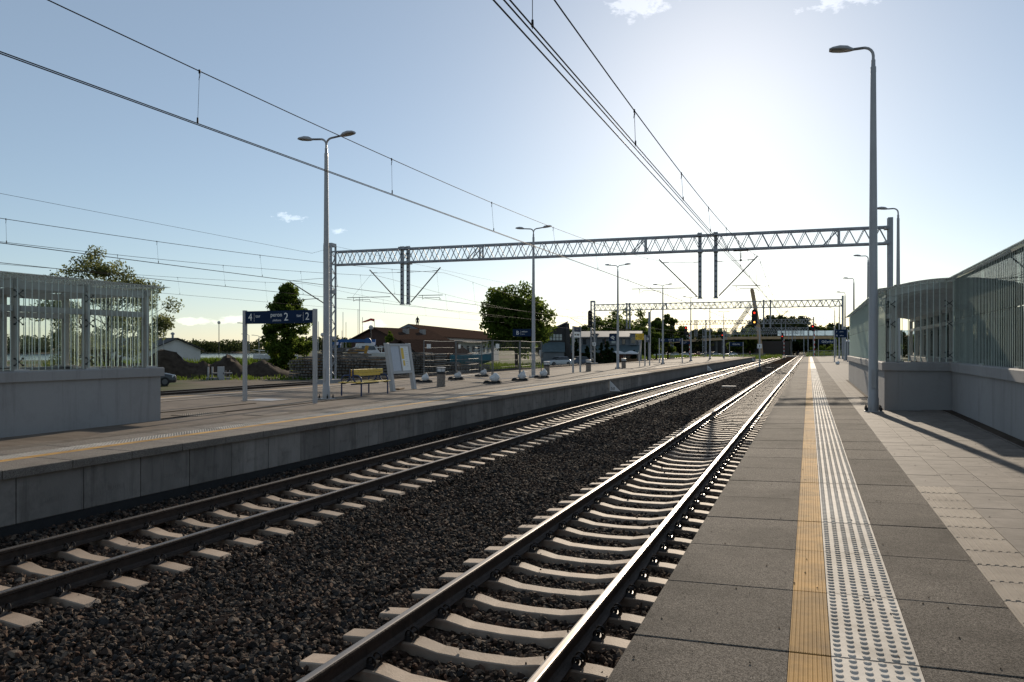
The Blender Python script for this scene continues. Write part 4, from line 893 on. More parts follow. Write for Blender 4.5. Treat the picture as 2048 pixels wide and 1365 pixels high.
for k_, nm in (('a', 'leftmost back fence foot'), ('b', 'middle back fence foot'), ('c', 'farthest back fence foot'), ('d', 'nearest front fence foot'), ('e', 'middle front fence foot'), ('f', 'last front fence foot by the bin')):
    x, yy = FP[k_]; t = thing('fence_foot', 'black rubber block, ' + nm, 'fence foot', (x, yy, ZQ), R(8), 'rubber feet of the mesh fencing')
    b_ = MB(); b_.loft([[(-.40, -.12, 0), (.40, -.12, 0), (.40, .12, 0), (-.40, .12, 0)], [(-.38, -.11, .09), (.38, -.11, .09), (.38, .11, .09), (-.38, .11, .09)]]); b_.build('block', M_black, t)
    for xx in (-.26, .26): b_ = MB(); b_.bbox(xx - .09, xx + .09, -.09, .09, .09, .13, .01); b_.build('socket_ridge', M_black, t)
    sandbag('white sandbag on the ' + nm, (x + .12, yy - .06, ZQ + .085), R(20), .62 if k_ in 'abc' else .75)
for i, (x, yy, lab) in enumerate(((2.3, 71.5, 'sandbag lying by the far corner of the arched enclosure'),)): sandbag(lab, (x, yy, zt(x)), 0, .6)
# portable toilet beyond the enclosure
t = thing('portable_toilet', 'grey site cabin with pale domed roof behind the right lamp posts', 'cabin', (5.0, 96, zt(5)))
b_ = MB(); b_.bbox(-1.1, 1.1, -.6, .6, 0, 2.1, .03); b_.build('wall', M_greywall, t)
b_ = MB(); b_.loft([[(-1.15, -.65, 2.1), (1.15, -.65, 2.1), (1.15, .65, 2.1), (-1.15, .65, 2.1)], [(-1.1, -.6, 2.25), (1.1, -.6, 2.25), (1.1, .6, 2.25), (-1.1, .6, 2.25)], [(-.6, -.3, 2.4), (.6, -.3, 2.4), (.6, .3, 2.4), (-.6, .3, 2.4)]]); b_.build('roof', M_hull, t)
b_ = MB(); b_.box(-.4, .4, -.612, -.6, .1, 1.95); b_.build('door', M_grey, t)
# ================================================================== OVERHEAD LINE
def portal(label, Lp, Rp, masts, cants, detail, y_off=0, right_leg=True, zlo=7.72, zhi=8.56):
    dx, dy = Rp[0] - Lp[0], Rp[1] - Lp[1]; LB = math.hypot(dx, dy)
    t = thing('catenary_portal', label, 'catenary portal', (Lp[0], Lp[1], -.33), math.atan2(dy, dx), 'lattice portals across the tracks')
    o = .33; B = .27
    lg = MB(); hl = 9.02 + o
    for x in (-.5, 0):
        for yy in (-B, B): lg.box(x - .05, x + .05, yy - .05, yy + .05, .55, hl)
    z = .8; k = 0
    while z < hl - .6:
        for yy in (-B, B): lg.bar((-.5 if k % 2 else 0, yy, z), (0 if k % 2 else -.5, yy, z + .55), .035)
        for x in (-.5, 0): lg.bar((x, -B if k % 2 else B, z), (x, B if k % 2 else -B, z + .55), .03)
        z += .55; k += 1
    for z in (3.2, 6.2, hl - .1): lg.box(-.55, .05, -B - .03, B + .03, z, z + .22)
    lg.build('lattice_leg', M_steel, t)
    f_ = MB(); f_.box(-.85, .35, -.55, .55, -.4, .62); f_.build('foundation', M_plinth, t)
    if right_leg:
        rl = MB()
        for yy in (-.14, .14): rl.box(LB + .04, LB + .28, yy - .03, yy + .03, 0, 9.05 + o)
        rl.box(LB + .13, LB + .19, -.11, .11, 0, 9.0 + o)
        for z in (7.7 + o, 8.45 + o): rl.box(LB - .1, LB + .10, -.3, .3, z, z + .16)
        rl.build('column', M_steel, t)
    bm_ = MB()
    for yy in (-B, B):
        for z in (zlo + o, zhi + o): bm_.box(.05, LB + .04, yy - .045, yy + .045, z - .045, z + .045)
    nv = int(LB / .72); st = (LB - .1) / nv
    for i in range(0, nv, 1):
        x = .08 + i * st; bm_.bar((x, -B, zlo + o), (x + st, B, zlo + o), .03); bm_.bar((x, -B, zhi + o), (x + st, B, zhi + o), .03)
    for fx in (.315, .62, .93): 
        for yy in (-B, B): bm_.box(LB * fx - .04, LB * fx + .04, yy - .05, yy + .05, zlo + o, zhi + o); bm_.bar((LB * fx - .8, yy, zlo + o), (LB * fx, yy, zhi + o), .05)
    bo = bm_.build('beam', M_steel, t)
    dia = []
    for sgn in (1, -1):
        d_ = MB(); d_.bar((-sgn * st / 4, 0, zlo + o + .04), (sgn * st / 4, 0, zhi + o - .04), .038); dia.append(d_.mesh('diagonal', M_steel))
    bulk = MB()
    for i in range(nv):
        for j, yy in ((0, -B), (1, B)):
            for s_ in (0, 1):
                x = .08 + (i + .25 + .5 * s_ + (.12 if j else 0)) * st
                if x > LB - .1: continue
                if detail: link('diagonal', dia[s_], bo, (x, yy, 0))
                else: sg = 1 if s_ == 0 else -1; bulk.bar((x - sg * st / 4, yy, zlo + o), (x + sg * st / 4, yy, zhi + o), .055)
    if bulk.v: tag(bulk.build('lattice', M_steel, bo), kind='stuff')
    for mx in masts:
        m_ = MB(); x = mx - Lp[0]
        for xx in (-.075, .075): m_.box(x + xx - .018, x + xx + .018, -.08, .08, 5.12 + o, 8.74 + o)
        m_.box(x - .058, x + .058, .05, .07, 5.12 + o, 8.74 + o)
        for i in range(12): m_.box(x - .056, x + .056, -.07, -.05, 5.2 + o + i * .28, 5.40 + o + i * .28)
        m_.box(x - .13, x + .13, -.11, .11, 5.06 + o, 5.12 + o); m_.box(x - .12, x + .12, -.35, .35, zhi + o + .05, zhi + o + .11); m_.box(x - .12, x + .12, -.35, .35, zlo + o - .11, zlo + o - .05)
        m_.build('hanging_mast', M_steel, t)
    for c_ in cants:
        m_ = MB()
        for pts, r_ in c_: m_.tube([(x - Lp[0], y_off, z + o) for x, z in pts], r_, 6, k=0)
        for pts, r_ in c_[:1]:
            (x0, z0), (x1, z1) = pts[0], pts[1]
            for f in (.05, .09, .13, .17): m_.lathe([(.055, 0), (.055, .02)], 8, (0, 0), k=1); m_.v[-16:] = [(v[0] + x0 - Lp[0] + (x1 - x0) * f, v[1] + y_off, v[2] + z0 + o + (z1 - z0) * f) for v in m_.v[-16:]]
        m_.build('cantilever', [M_wire, M_insul], t)
    return t
def cant(mx, sgn, reach, far=None):
    """mast bottom at (mx,5.18); diagonal tube, stay, registration tube and steady arm"""
    d_ = reach
    return [([(mx + sgn * .17, 5.2), (mx + sgn * d_, 7.33)], .036), ([(mx, 7.10), (mx + sgn * .35, 7.10)], .02), ([(mx + sgn * .35, 7.10), (mx + sgn * (d_ - .14), 7.12)], .011), ([(mx + sgn * (d_ - .55), 7.12), (mx + sgn * (d_ - .14), 7.14)], .022)]
cA = cant(-5.6, -1, 2.25) + [([(-9.38, 5.69), (-6.38, 5.68)], .022), ([(-8.94, 5.69), (-8.94, 5.42), (-8.74, 5.57), (-7.80, 5.55), (-7.72, 5.42)], .016), ([(-7.72, 7.12), (-9.02, 5.71)], .006)]
cB = cant(-4.75, 1, 2.2) + [([(-3.89, 5.73), (-2.40, 5.71)], .022), ([(-3.67, 5.71), (-3.67, 5.47), (-3.45, 5.58), (-2.63, 5.56), (-2.49, 5.41)], .016), ([(-2.6, 7.25), (-2.60, 5.71)], .005)]
cC = cant(-23.85, -1, 2.3) + [([(-27.79, 5.58), (-24.69, 5.58)], .022), ([(-27.31, 5.56), (-27.31, 5.34), (-27.12, 5.45), (-26.15, 5.43), (-26.09, 5.3)], .016), ([(-26.0, 7.1), (-27.4, 5.6)], .006)]
cD = cant(-23.43, 1, 2.2) + [([(-22.73, 5.62), (-21.09, 5.61)], .022), ([(-22.45, 5.6), (-22.45, 5.37), (-22.3, 5.47), (-21.3, 5.45), (-21.2, 5.33)], .016)]
cE = [([(-29.4, 5.2), (-32.1, 6.75)], .036), ([(-29.4, 6.9), (-31.9, 6.8)], .012), ([(-31.6, 5.5), (-29.9, 5.58)], .022), ([(-31.4, 5.5), (-31.4, 5.3), (-31.7, 5.25)], .016)]
MS = [-23.85, -23.43, -5.6, -4.75]; CS = [cA, cB, cC, cD, cE]
p1 = portal('nearest lattice portal with hanging masts spanning all tracks', (-28.8, 41.1), (3.72, 43.2), MS, CS, True)
ip_ = MB(); ip_.box(24.98, 25.78, -.25, .25, 7.97, 8.0); ip_.tube([(25.37, 0, 8.0), (25.37, 0, 7.46)], .018, 6); ip_.lathe([(.06, 7.40), (.06, 7.50)], 8, (25.37, 0))
for i in range(4): ip_.lathe([(.05, 7.58 + i * .07), (.05, 7.60 + i * .07)], 8, (25.37, 0))
ip_.build('suspension_insulator', M_wire, p1)
portal('second lattice portal, over the middle of the island platform', (-28.5, 103.9), (3.8, 104.4), MS, CS, False)
portal('third lattice portal, before the distant footbridge pylon', (-28.7, 171.6), (.7, 172), MS, [cA, cC, cD], False)
portal('fourth lattice portal, small and dark against the far trees', (-30, 236), (-.5, 238), MS, [], False)
portal('farthest lattice portal in front of the footbridge', (-30, 292), (-2, 294), MS[2:], [], False)
def at2(u, d): xc = u * d; return (xc * math.cos(TH) - d * math.sin(TH), xc * math.sin(TH) + d * math.cos(TH), -.3)
tm = thing('catenary_mast', 'single catenary mast at the right edge of the far trees', 'mast', (-20.0, 160, -.3)); b_ = MB(); b_.box(-.12, .12, -.12, .12, 0, 8.6); b_.build('post', M_steel, tm); b_ = MB(); b_.bar((0, 0, 8.2), (1.2, 0, 9.3), .06); b_.build('bracket', M_steel, tm)
tm = thing('catenary_mast', 'dark catenary mast standing right of the yellow notice board', 'mast', at2(.1833, 118)); b_ = MB(); b_.box(-.18, .18, -.18, .18, 0, 8.4); b_.build('post', M_steel, tm); b_ = MB(); b_.tube([(0, 0, 8.2), (.3, 0, 8.7), (.9, 0, 9.0), (1.2, 0, 9.6)], .07, 6); b_.build('bracket', M_wire, tm)

def span_z(y, lo, hi):              # messenger height with sag between the portals
    for y0, y1 in ((-19.5, 42.4), (42.4, 104.2), (104.2, 171.8), (171.8, 237), (237, 293)):
        if y0 <= y <= y1: return lo + (hi - lo) * ((2 * (y - y0) / (y1 - y0) - 1) ** 2)
    return hi
def overhead(label, xm, xc, lo, hi, zc, ymin, ymax, r_, pair=True, extra=None, stagger=.18, drop=8.2, ph=0):
    t = thing('overhead_line', label, 'overhead wires', (xm, 0, 0), 0, 'overhead contact lines')
    ys = [ymin + i * 2.0 for i in range(int((ymax - ymin) / 2) + 1)]
    st = lambda y: stagger * math.cos((y - 42.4) / 61.5 * math.pi)
    w = MB(); w.tube([(0, y, span_z(y, lo, hi)) for y in ys], r_, 5); w.build('messenger_wire', M_wire, t, True)
    for s_ in ((-.025, .025) if pair else (0,)):
        w = MB(); w.tube([(xc - xm + s_ + st(y), y, zc) for y in ys], r_ * .95, 5); w.build('contact_wire', M_wire, t, True)
    y = ymin + ph
    while y < ymax and y < 180:
        d_ = MB(); z1 = span_z(y, lo, hi); xx = xc - xm + st(y); d_.tube([(0, y, z1), (xx, y, zc)], r_ * .45, 4)
        d_.tube([(0, y, z1), (.012, y, z1 - .06), (-.012, y, z1 - .12), (0, y, z1 - .04)], r_ * .5, 4); d_.lathe([(.014, z1 - .03), (.014, z1 + .02)], 6, (0, y)); d_.lathe([(.014, zc + .02), (.012, zc + .09)], 6, (xx, y)); d_.build('dropper', M_wire, t); y += drop
    if extra:
        w = MB(); w.tube([(x - xm, y, z) for x, y, z in extra], r_, 5); w.build('feeder_wire', M_wire, t, True)
overhead('overhead wires above the nearest track, rising to the top of the picture', -2.52, -2.5, 5.97, 7.22, 5.41, 0, 250, .0090, extra=[(-2.66, 0, 5.42), (-2.62, 20, 5.44), (-2.55, 43, 5.6), (-2.6, 60, 7.1)], drop=4.6, ph=2.3, stagger=.08)
overhead('overhead wires above the second track, crossing the upper left sky', -7.79, -7.79, 6.08, 7.22, 5.37, -8, 250, .0078, drop=5.1, ph=.7 + 5.1)
overhead('overhead wires above the track behind the island platform', -21.2, -21.2, 5.95, 7.05, 5.26, -14, 250, .009, drop=5.3, ph=2)
overhead('overhead wires above the middle yard track', -26.1, -26.1, 5.95, 7.05, 5.26, -14, 250, .009, drop=5.9, ph=1)
overhead('overhead wires above the farthest track', -31.7, -31.7, 5.75, 6.7, 5.2, -14, 180, .008, pair=False, drop=7, ph=3)
w = MB(); w.tube([(-28.9, y, 8.25 + (.75 if y > 39 else 0) * min(1, (y - 39) / 2.5)) for y in (-20, 0, 20, 35, 39, 41.5)] + [(-28.6, 60, 8.9), (-28.6, 104, 9.0), (-28.6, 172, 9.0)], .0075, 5)
tag(w.build('feeder_cable', M_wire, None, True), 'single thin feeder cable running to the left leg of the near portal', 'cable')

# ------------------------------------------------------------------ signals
def signal(label, loc, zh, lit, post='grey', side=-.55, plates=(), faces=3):
    t = thing('railway_signal', label, 'railway signal', loc, 0, 'colour light signals'); H = zh - loc[2]
    if post == 'stripe':
        for i in range(int((H + .6) / .45)):
            b_ = MB(); b_.tube([(0, 0, i * .45), (0, 0, i * .45 + .45)], .07, 8); b_.build('post', M_red if i % 2 else M_white, t)
    else:
        b_ = MB(); b_.bbox(-.075, .075, -.075, .075, 0, H - .2, .01); b_.build('post', M_pole, t)
    b_ = MB(); b_.loft([[(-.3, -.3, 0), (.3, -.3, 0), (.3, .3, 0), (-.3, .3, 0)], [(-.12, -.12, .55), (.12, -.12, .55), (.12, .12, .55), (-.12, .12, .55)]]); b_.build('base', M_dark, t)
    if side: b_ = MB(); b_.bar((0, 0, H - .25), (side, 0, H - .05), .06); b_.bar((0, 0, H - .7), (side, 0, H - .05), .05); b_.build('bracket', M_pole, t)
    hw, hh = .30, .28 * faces + .08; cz = H + hh
    pts = [(side + hw * math.cos(R(a)), cz + (hh - hw) + hw * math.sin(R(a))) for a in range(0, 181, 20)] + [(side + hw * math.cos(R(a)), cz - (hh - hw) + hw * math.sin(R(a))) for a in range(180, 361, 20)]
    b_ = MB(); b_.prism(pts, -.10, .04, 'y'); hd = b_.build('signal_head', M_black, t)
    for i in range(faces):
        z = cz + (faces - 1) * .26 - i * .52; col_ = lit.get(i)
        hm = MB(); N = 10
        hm.loft([[(side + r_ * math.cos(R(20 + a * 140 / N)), yy, z + r_ * math.sin(R(20 + a * 140 / N))) for a in range(N + 1)] + [(side + (r_ - .012) * math.cos(R(160 - a * 140 / N)), yy, z + (r_ - .012) * math.sin(R(160 - a * 140 / N))) for a in range(N + 1)] for r_, yy in ((.14, -.1), (.135, -.32))]); hm.build('hood', M_black, hd)
        ln = MB(); ln.loft([[(side + .105 * math.cos(R(a)), yy, z + .105 * math.sin(R(a))) for a in range(0, 360, 30)] for yy in (-.10, -.125)]); ln.build('lamp_lens', col_ or M_dark, hd)
    for dz in plates: b_ = MB(); b_.box(-.25, .25, -.10, -.08, dz, dz + .5); pl_ = b_.build('number_plate', M_white, t); b_ = MB(); b_.box(-.04, .04, -.104, -.1005, dz + .12, dz + .38); b_.build('plate_mark', M_dark, pl_)
    return t
signal('tall railway signal between the tracks showing red over amber', (-5.15, 88.0, -.28), 4.85, {0: M_lred, 2: M_lyel}, plates=(2.6,))
signal('dark railway signal beside the second portal leg, left of centre', (-27.6, 100.5, -.33), 5.2, {}, plates=(3.0,), side=-.6, faces=4)
signal('red railway signal half hidden behind a lamp post on the island platform', (-22.2, 152, -.3), 5.0, {0: M_lred}, post='stripe', side=-.7)
signal('small dark railway signal beyond the island platform end', (-19.0, 186, -.3), 4.6, {1: M_lred}, side=-.4)
signal('low railway signal with red light between the far rails', (-5.6, 190, -.3), 4.3, {1: M_lred}, post='stripe', side=-.4)
signal('red railway signal on a striped post at the right platform end', (.9, 153, -.3), 5.6, {0: M_lred}, post='stripe', side=-.3, faces=2)

# ================================================================== YARD AND TOWN BEHIND
def at(u, d, z=-.36):               # place at distance d ahead, u = tangent of the bearing right of the view axis
    xc = u * d; return (xc * math.cos(TH) - d * math.sin(TH), xc * math.sin(TH) + d * math.cos(TH), z)
def face(u): return TH - math.atan(u)
def leaves(name, C, n_, size, m, parent, seed, flat=.0):
    """leaf faces round clump centres C (x,y,z,r)"""
    g_ = np.random.default_rng(seed); C = np.array(C); w = C[:, 3] ** 2; idx = g_.choice(len(C), n_, p=w / w.sum())
    d_ = g_.normal(size=(n_, 3)); d_ /= np.linalg.norm(d_, axis=1)[:, None]; rad = g_.random(n_) ** .45
    P_ = C[idx, :3] + d_ * (rad * C[idx, 3])[:, None] * np.array([1, 1, .8])
    a = g_.normal(size=(n_, 3)); a /= np.linalg.norm(a, axis=1)[:, None]; b_ = np.cross(a, g_.normal(size=(n_, 3))); b_ /= np.linalg.norm(b_, axis=1)[:, None]
    s = (size * g_.uniform(.6, 1.4, n_))[:, None]
    V = np.stack([P_ - a * s, P_ - b_ * s * .55, P_ + a * s, P_ + b_ * s * .55], 1).reshape(-1, 3)
    return npmesh(name, V, np.arange(n_ * 4).reshape(-1, 4), m, parent)
def limbs(t, H, r0, tops, seed, hb=.35):
    rr = random.Random(seed); b_ = MB(); b_.tube([(0, 0, -.2), (rr.uniform(-.1, .1), rr.uniform(-.1, .1), H * .3), (rr.uniform(-.3, .3), rr.uniform(-.3, .3), H * .62), (rr.uniform(-.3, .3), rr.uniform(-.3, .3), H * .9)], [r0, r0 * .75, r0 * .45, r0 * .12], 7)
    for (x, y, z, r_) in tops:
        zb_ = max(H * hb * .5, min(z * rr.uniform(.45, .75), H * .7)); b_.tube([(0, 0, zb_), (x * .45, y * .45, zb_ + (z - zb_) * .55), (x * .95, y * .95, z)], [r0 * .34, r0 * .2, r0 * .06], 5)
    return b_.build('trunk', M_bark, t, True)
def clumps(kind, H, rw, n_, seed, base):
    rr = random.Random(seed); out = []
    for i in range(n_):
        if kind == 'round':
            a = rr.uniform(0, 6.28); v = rr.uniform(-1, 1); q = rr.random() ** .4; k = math.sqrt(1 - v * v); z = base + (H - base) * (.5 + .47 * v * q); r_ = rw * q * k * (1.0 if v < .2 else .95)
            out.append((r_ * math.cos(a), r_ * math.sin(a), z, rw * rr.uniform(.20, .34)))
        elif kind == 'poplar':
            z = base + (H - base) * rr.random() ** .9; f = (z - base) / (H - base); w = rw * min(1, .55 + f * 1.6) * (1 - f ** 2.2) ** .8; a = rr.uniform(0, 6.28); q = rr.random() ** .5
            out.append((w * q * math.cos(a), w * q * math.sin(a), z, rw * rr.uniform(.16, .28)))
        elif kind == 'conifer':
            z = base + (H - base) * rr.random() ** 1.1; f = (z - base) / (H - base); w = rw * (1 - f) ; a = rr.uniform(0, 6.28); q = rr.random() ** .4
            out.append((w * q * math.cos(a), w * q * math.sin(a), z, rw * (.12 + .2 * (1 - f))))
    return out
def tree(name, label, loc, kind, H, rw, base, n_cl, n_lf, size, m, seed, group=None, r0=None, extra=None, cat='tree'):
    t = thing(name, label, cat, loc, 0, group); C = (extra or []) + clumps(kind, H, rw, n_cl, seed, base)
    limbs(t, H, r0 or H * .022, C[::max(1, len(C) // 12)], seed); leaves('crown', C, n_lf, size, m, t, seed); return t
# willow with open crown behind the left enclosure
rr = random.Random(5); W_ = []
for (cx, cz, rx, rz_, n_) in ((-1.0, 8.9, 1.6, 1.0, 16), (-2.6, 7.6, 1.4, 1.0, 12), (1.1, 7.8, 1.6, 1.0, 14), (.0, 6.8, 2.4, 1.2, 18), (2.6, 6.6, 1.5, 1.0, 12), (-2.9, 5.2, 1.6, 1.1, 12), (.3, 4.8, 1.9, 1.2, 14), (4.1, 4.7, .9, .5, 7), (3.0, 3.8, 1.2, .9, 8), (-1.0, 3.2, 1.6, .9, 11), (-3.4, 3.6, 1.3, .8, 8), (1.8, 2.6, 1.5, .7, 10), (-4.3, 6.0, .9, .8, 5), (-1.5, 1.6, 2.2, .5, 9)):
    for _ in range(n_): W_.append((cx + rr.gauss(0, rx * .5), rr.gauss(0, 1.2), cz + rr.gauss(0, rz_ * .5), rr.uniform(.4, .95)))
t = thing('willow_tree', 'tall loose grey-green tree behind the left glass enclosure', 'tree', at(-.536, 60)); t.rotation_euler.z = face(-.536)
limbs(t, 8.5, .16, W_[::4], 3); b_ = MB()
for k in range(5): a = -1.6 + k * .8; b_.tube([(0, 0, .2), (a * .6, 0, 2.2), (a * 1.3, .2, 4.6), (a * 1.6, .3, 7.2)], [.11, .09, .06, .02], 6)
b_.build('limb', M_bark, t, True); leaves('crown', W_, 24000, .10, L_will, t, 11)
tree('poplar_tree', 'dense dark cone-shaped tree behind the blue platform sign', at(-.2995, 88), 'poplar', 10.2, 3.0, .5, 170, 17000, .19, L_dark, 21)
tree('maple_tree', 'large round dark tree behind the sector B board', at(.0065, 95), 'round', 11.1, 4.3, 1.6, 110, 16000, .22, L_dark, 31)
tree('young_tree', 'small bright green tree in front of the brown hall', at(-.163, 86), 'poplar', 4.6, .8, 1.6, 26, 900, .13, L_grass, 41)
for i, (px, d_, H, rw, lab, m) in enumerate(((1262, 165, 11.6, 4.6, 'broad dark tree behind the right half of the long grey building', L_dark), (1232, 172, 11.2, 4.4, 'broad dark tree behind the middle of the long grey building', L_dark), (1190, 168, 9.6, 3.6, 'lighter open tree behind the left end of the long grey building', L_mid), (1166, 150, 7.8, 2.2, 'small open tree left of the second portal leg', L_mid),
        (1313, 165, 9.8, 2.2, 'slim tree right of the yellow notice board', L_mid), (1336, 170, 10.4, 2.3, 'slim dark tree left of the third double lamp post group', L_dark), (1296, 150, 7.0, 2.6, 'dark bushy tree behind the station name board', L_dark))):
    tree('garden_tree', lab, at((px - 1024) / 1500, d_), 'round', H, rw, .8, 60, 5500, .27, m, 60 + i, 'trees round the long building')
for i, (px, d_, H, rw) in enumerate(((1152, 128, 4.4, 1.3), (1203, 124, 3.6, 1.2), (1174, 124, 3.0, 1.5), (1187, 124, 3.3, 1.5), (1214, 124, 3.9, 1.4), (1224, 125, 2.8, 1.5), (1268, 128, 2.3, .9))):
    tree('spruce', ['tall spruce at the left of the hedge before the grey building', 'pointed spruce before the middle of the grey building', 'bushy spruce right of the dark blue car', 'bushy spruce beside the second portal leg', 'spruce before the third double lamp post', 'low spruce left of the third double lamp post', 'small dark spruce under the white canopy'][i], at((px - 1024) / 1500, d_), 'conifer', H, rw, .1, 40, 2600, .15, L_con, 90 + i, 'spruces in front of the grey building')
# belts of trees further off: four grown shapes, each standing copy its own object
protot = []
for i in range(4):
    protot.append(tree('belt_tree', 'x', (0, -400, -.4), 'round', 10, (4.2, 3.5, 4.8, 3.8)[i], .5, 55, 3600, .36, (L_far, L_dark, L_far, L_mid)[i], 120 + i))
used = [False] * 4; rr = random.Random(77)
def belt(label, group, u0, u1, d0, d1, n_, h0, h1, shape=None):
    for k in range(n_):
        i = rr.randrange(4); o = protot[i]
        if used[i]: o = copy_tree(protot[i])
        used[i] = True; u = u0 + (u1 - u0) * (k + rr.uniform(.2, .8)) / n_; d_ = rr.uniform(d0, d1); h = rr.uniform(h0, h1) / 10
        if shape: h = shape(u) * rr.uniform(.9, 1.1) / 10
        o.location = at(u, d_); o.rotation_euler = (0, 0, rr.uniform(0, 6.28)); o.scale = (h * rr.uniform(.9, 1.25), h * rr.uniform(.9, 1.25), h); o['label'] = label; o['group'] = group
belt('dark tree in the belt left of the footbridge pylon, beyond the parked cars', 'tree belt behind the parked cars', .20, .33, 300, 340, 15, 9, 13)
belt('tall tree of the round clump behind the far signals', 'tall clump beyond the footbridge', .325, .385, 330, 360, 9, 15, 19, lambda u: 18.5 - 2600 * (u - .352) ** 2)
belt('low tree in the hazy belt behind the far portals', 'tree belt behind the far portals', .345, .42, 400, 430, 9, 9, 12)
belt('leafy tree behind the glazed part of the footbridge', 'trees beyond the right platform end', .40, .475, 330, 352, 9, 12, 15)
belt('leafy tree behind the right lamp posts and the arched enclosure', 'trees beyond the right platform', .44, .60, 170, 240, 12, 6.5, 8.5)
belt('low tree in the distant belt right of the chalet building', 'distant trees behind the buildings', .03, .12, 300, 340, 8, 10, 13)
belt('dark tree of the hill behind the far level crossing', 'trees closing the view along the track', .27, .40, 470, 520, 12, 9, 12)
# shrubs at the right platform end
for i in range(9):
    u = .405 + .012 * i * .62; d_ = 168 + 4 * (i % 3); tr = tree('shrub', 'bright green shrub behind the fence at the right platform end', at(u, d_), 'round', rr.uniform(2.2, 3.6), rr.uniform(1.0, 1.6), .1, 20, 900, .17, L_grass, 160 + i, 'shrubs at the right platform end', cat='shrub')
# far shore wood: reads as one mass
g_ = np.random.default_rng(9); FC = []
for k in range(900):
    a = R(g_.uniform(17, 72)); d_ = g_.uniform(955, 1080); h = 17 + 5 * math.sin(a * 23) * math.sin(a * 9 + 1) + g_.uniform(-3, 4); x, y = -math.sin(a) * d_, math.cos(a) * d_
    for z in (h * .25, h * .55, h * .82): FC.append((x + g_.normal() * 2, y + g_.normal() * 2, z - 2, 6.0 if z < h * .8 else 4.0))
fo = leaves('forest', FC, 60000, 1.55, L_far, None, 13); tag(fo, 'dark wooded far shore of the lake along the horizon', 'forest', kind='stuff')
FC = []
for k in range(260):
    a = R(g_.uniform(-25, 20)); d_ = g_.uniform(620, 700); h = 10 + 3 * math.sin(a * 31) + g_.uniform(-2, 2); x, y = -math.sin(a) * d_, math.cos(a) * d_
    for z in (h * .3, h * .75): FC.append((x, y, z - 1, 4.5))
fo = leaves('forest', FC, 16000, 1.3, L_far, None, 14); tag(fo, 'low distant wood closing the horizon behind the footbridge', 'forest', kind='stuff')
# ------------------------------------------------------------------ buildings
def gable_house(name, label, loc, rz, w, L_, ze, za, mw, mr, over=.35, windows=(), side_windows=(), barge=None, roof_t=.16):
    """gable end at y=0 facing -y, ridge along +y; heights above loc"""
    t = thing(name, label, 'building', loc, rz)
    b_ = MB(); b_.prism([(-w, -.5), (w, -.5), (w, ze), (0, za), (-w, ze)], 0, L_, 'y'); b_.build('wall', mw, t)
    k = (za - ze) / w; r_ = MB()
    for s_ in (-1, 1):
        r_.prism([(0, za + .02), (s_ * (w + over), ze - k * over + .02), (s_ * (w + over), ze - k * over + .02 + roof_t), (0, za + .02 + roof_t)], -over, L_ + over, 'y')
    ro = r_.build('roof', mr, t)
    if barge:
        bg_ = MB()
        for s_ in (-1, 1): bg_.prism([(0, za - .32), (s_ * (w + over), ze - k * over - .32), (s_ * (w + over), ze - k * over + .1), (0, za + .1)], -over - .05, -over - .005, 'y')
        bg_.build('barge_board', barge, ro)
    for (x0, x1, z0, z1) in windows:
        f_ = MB(); f_.box(x0 - .06, x1 + .06, -.05, .02, z0 - .06, z1 + .06); wf = f_.build('window', M_cream, t); g_2 = MB(); g_2.box(x0, x1, -.06, -.02, z0, z1); g_2.build('pane', M_window, wf)
    for (y0, y1, z0, z1) in side_windows:
        f_ = MB(); f_.box(w - .02, w + .05, y0 - .06, y1 + .06, z0 - .06, z1 + .06); wf = f_.build('window', M_cream, t); g_2 = MB(); g_2.box(w + .02, w + .06, y0, y1, z0, z1); g_2.build('pane', M_window, wf)
    return t, ro
G0 = -.36
t, ro = gable_house('storage_house', 'white gabled house with dark roof left of the lake', at(-.448, 125), face(-.448) + R(38), 4.9, 14, 2.5, 4.3, M_cream, M_char, .5, windows=((-.25, .15, 1.6, 2.1),))
b_ = MB(); b_.lathe([(.18, 4.3), (.18, 5.0), (.32, 5.02), (.32, 5.25), (.1, 5.4)], 10, (0, .8)); b_.build('vent_cowl', M_steel, ro)
t, ro = gable_house('brown_hall', 'dark brown gabled hall behind the blue boat hoist', at(-.184, 105), R(-4), 3.9, 14, 3.85, 5.5, M_brown, M_roof, .4, windows=((-3.2, -2.6, .9, 1.6), (-1.9, -1.2, .9, 1.6), (.1, .5, 2.5, 3.0), (1.0, 1.4, 2.5, 3.0)), side_windows=((3, 4, 1, 2), (7, 8, 1, 2)))
for yy in (5, 9.5): b_ = MB(); b_.box(1.4, 2.1, yy, yy + .7, 4.5, 5.55); b_.build('roof_vent', M_roofgrey, ro)
t, ro = gable_house('long_hall', 'long brown-roofed hall with pale grey barge boards', at(-.137, 120), R(11), 3.9, 52, 4.7, 6.45, M_cream, M_roof, .5, barge=M_greywall, side_windows=tuple((4 + i * 4.5, 6 + i * 4.5, 2.0, 3.2) for i in range(10)))
b_ = MB(); b_.box(3.9, 5.6, 3, 40, 4.0, 4.16); b_.build('canopy_roof', M_roofgrey, ro)
gable_house('low_shed', 'low dark shed with brown roof in front of the long hall', at(-.1447, 95), R(-26), 4.2, 7.5, 1.7, 3.65, M_char, M_roof, .5)
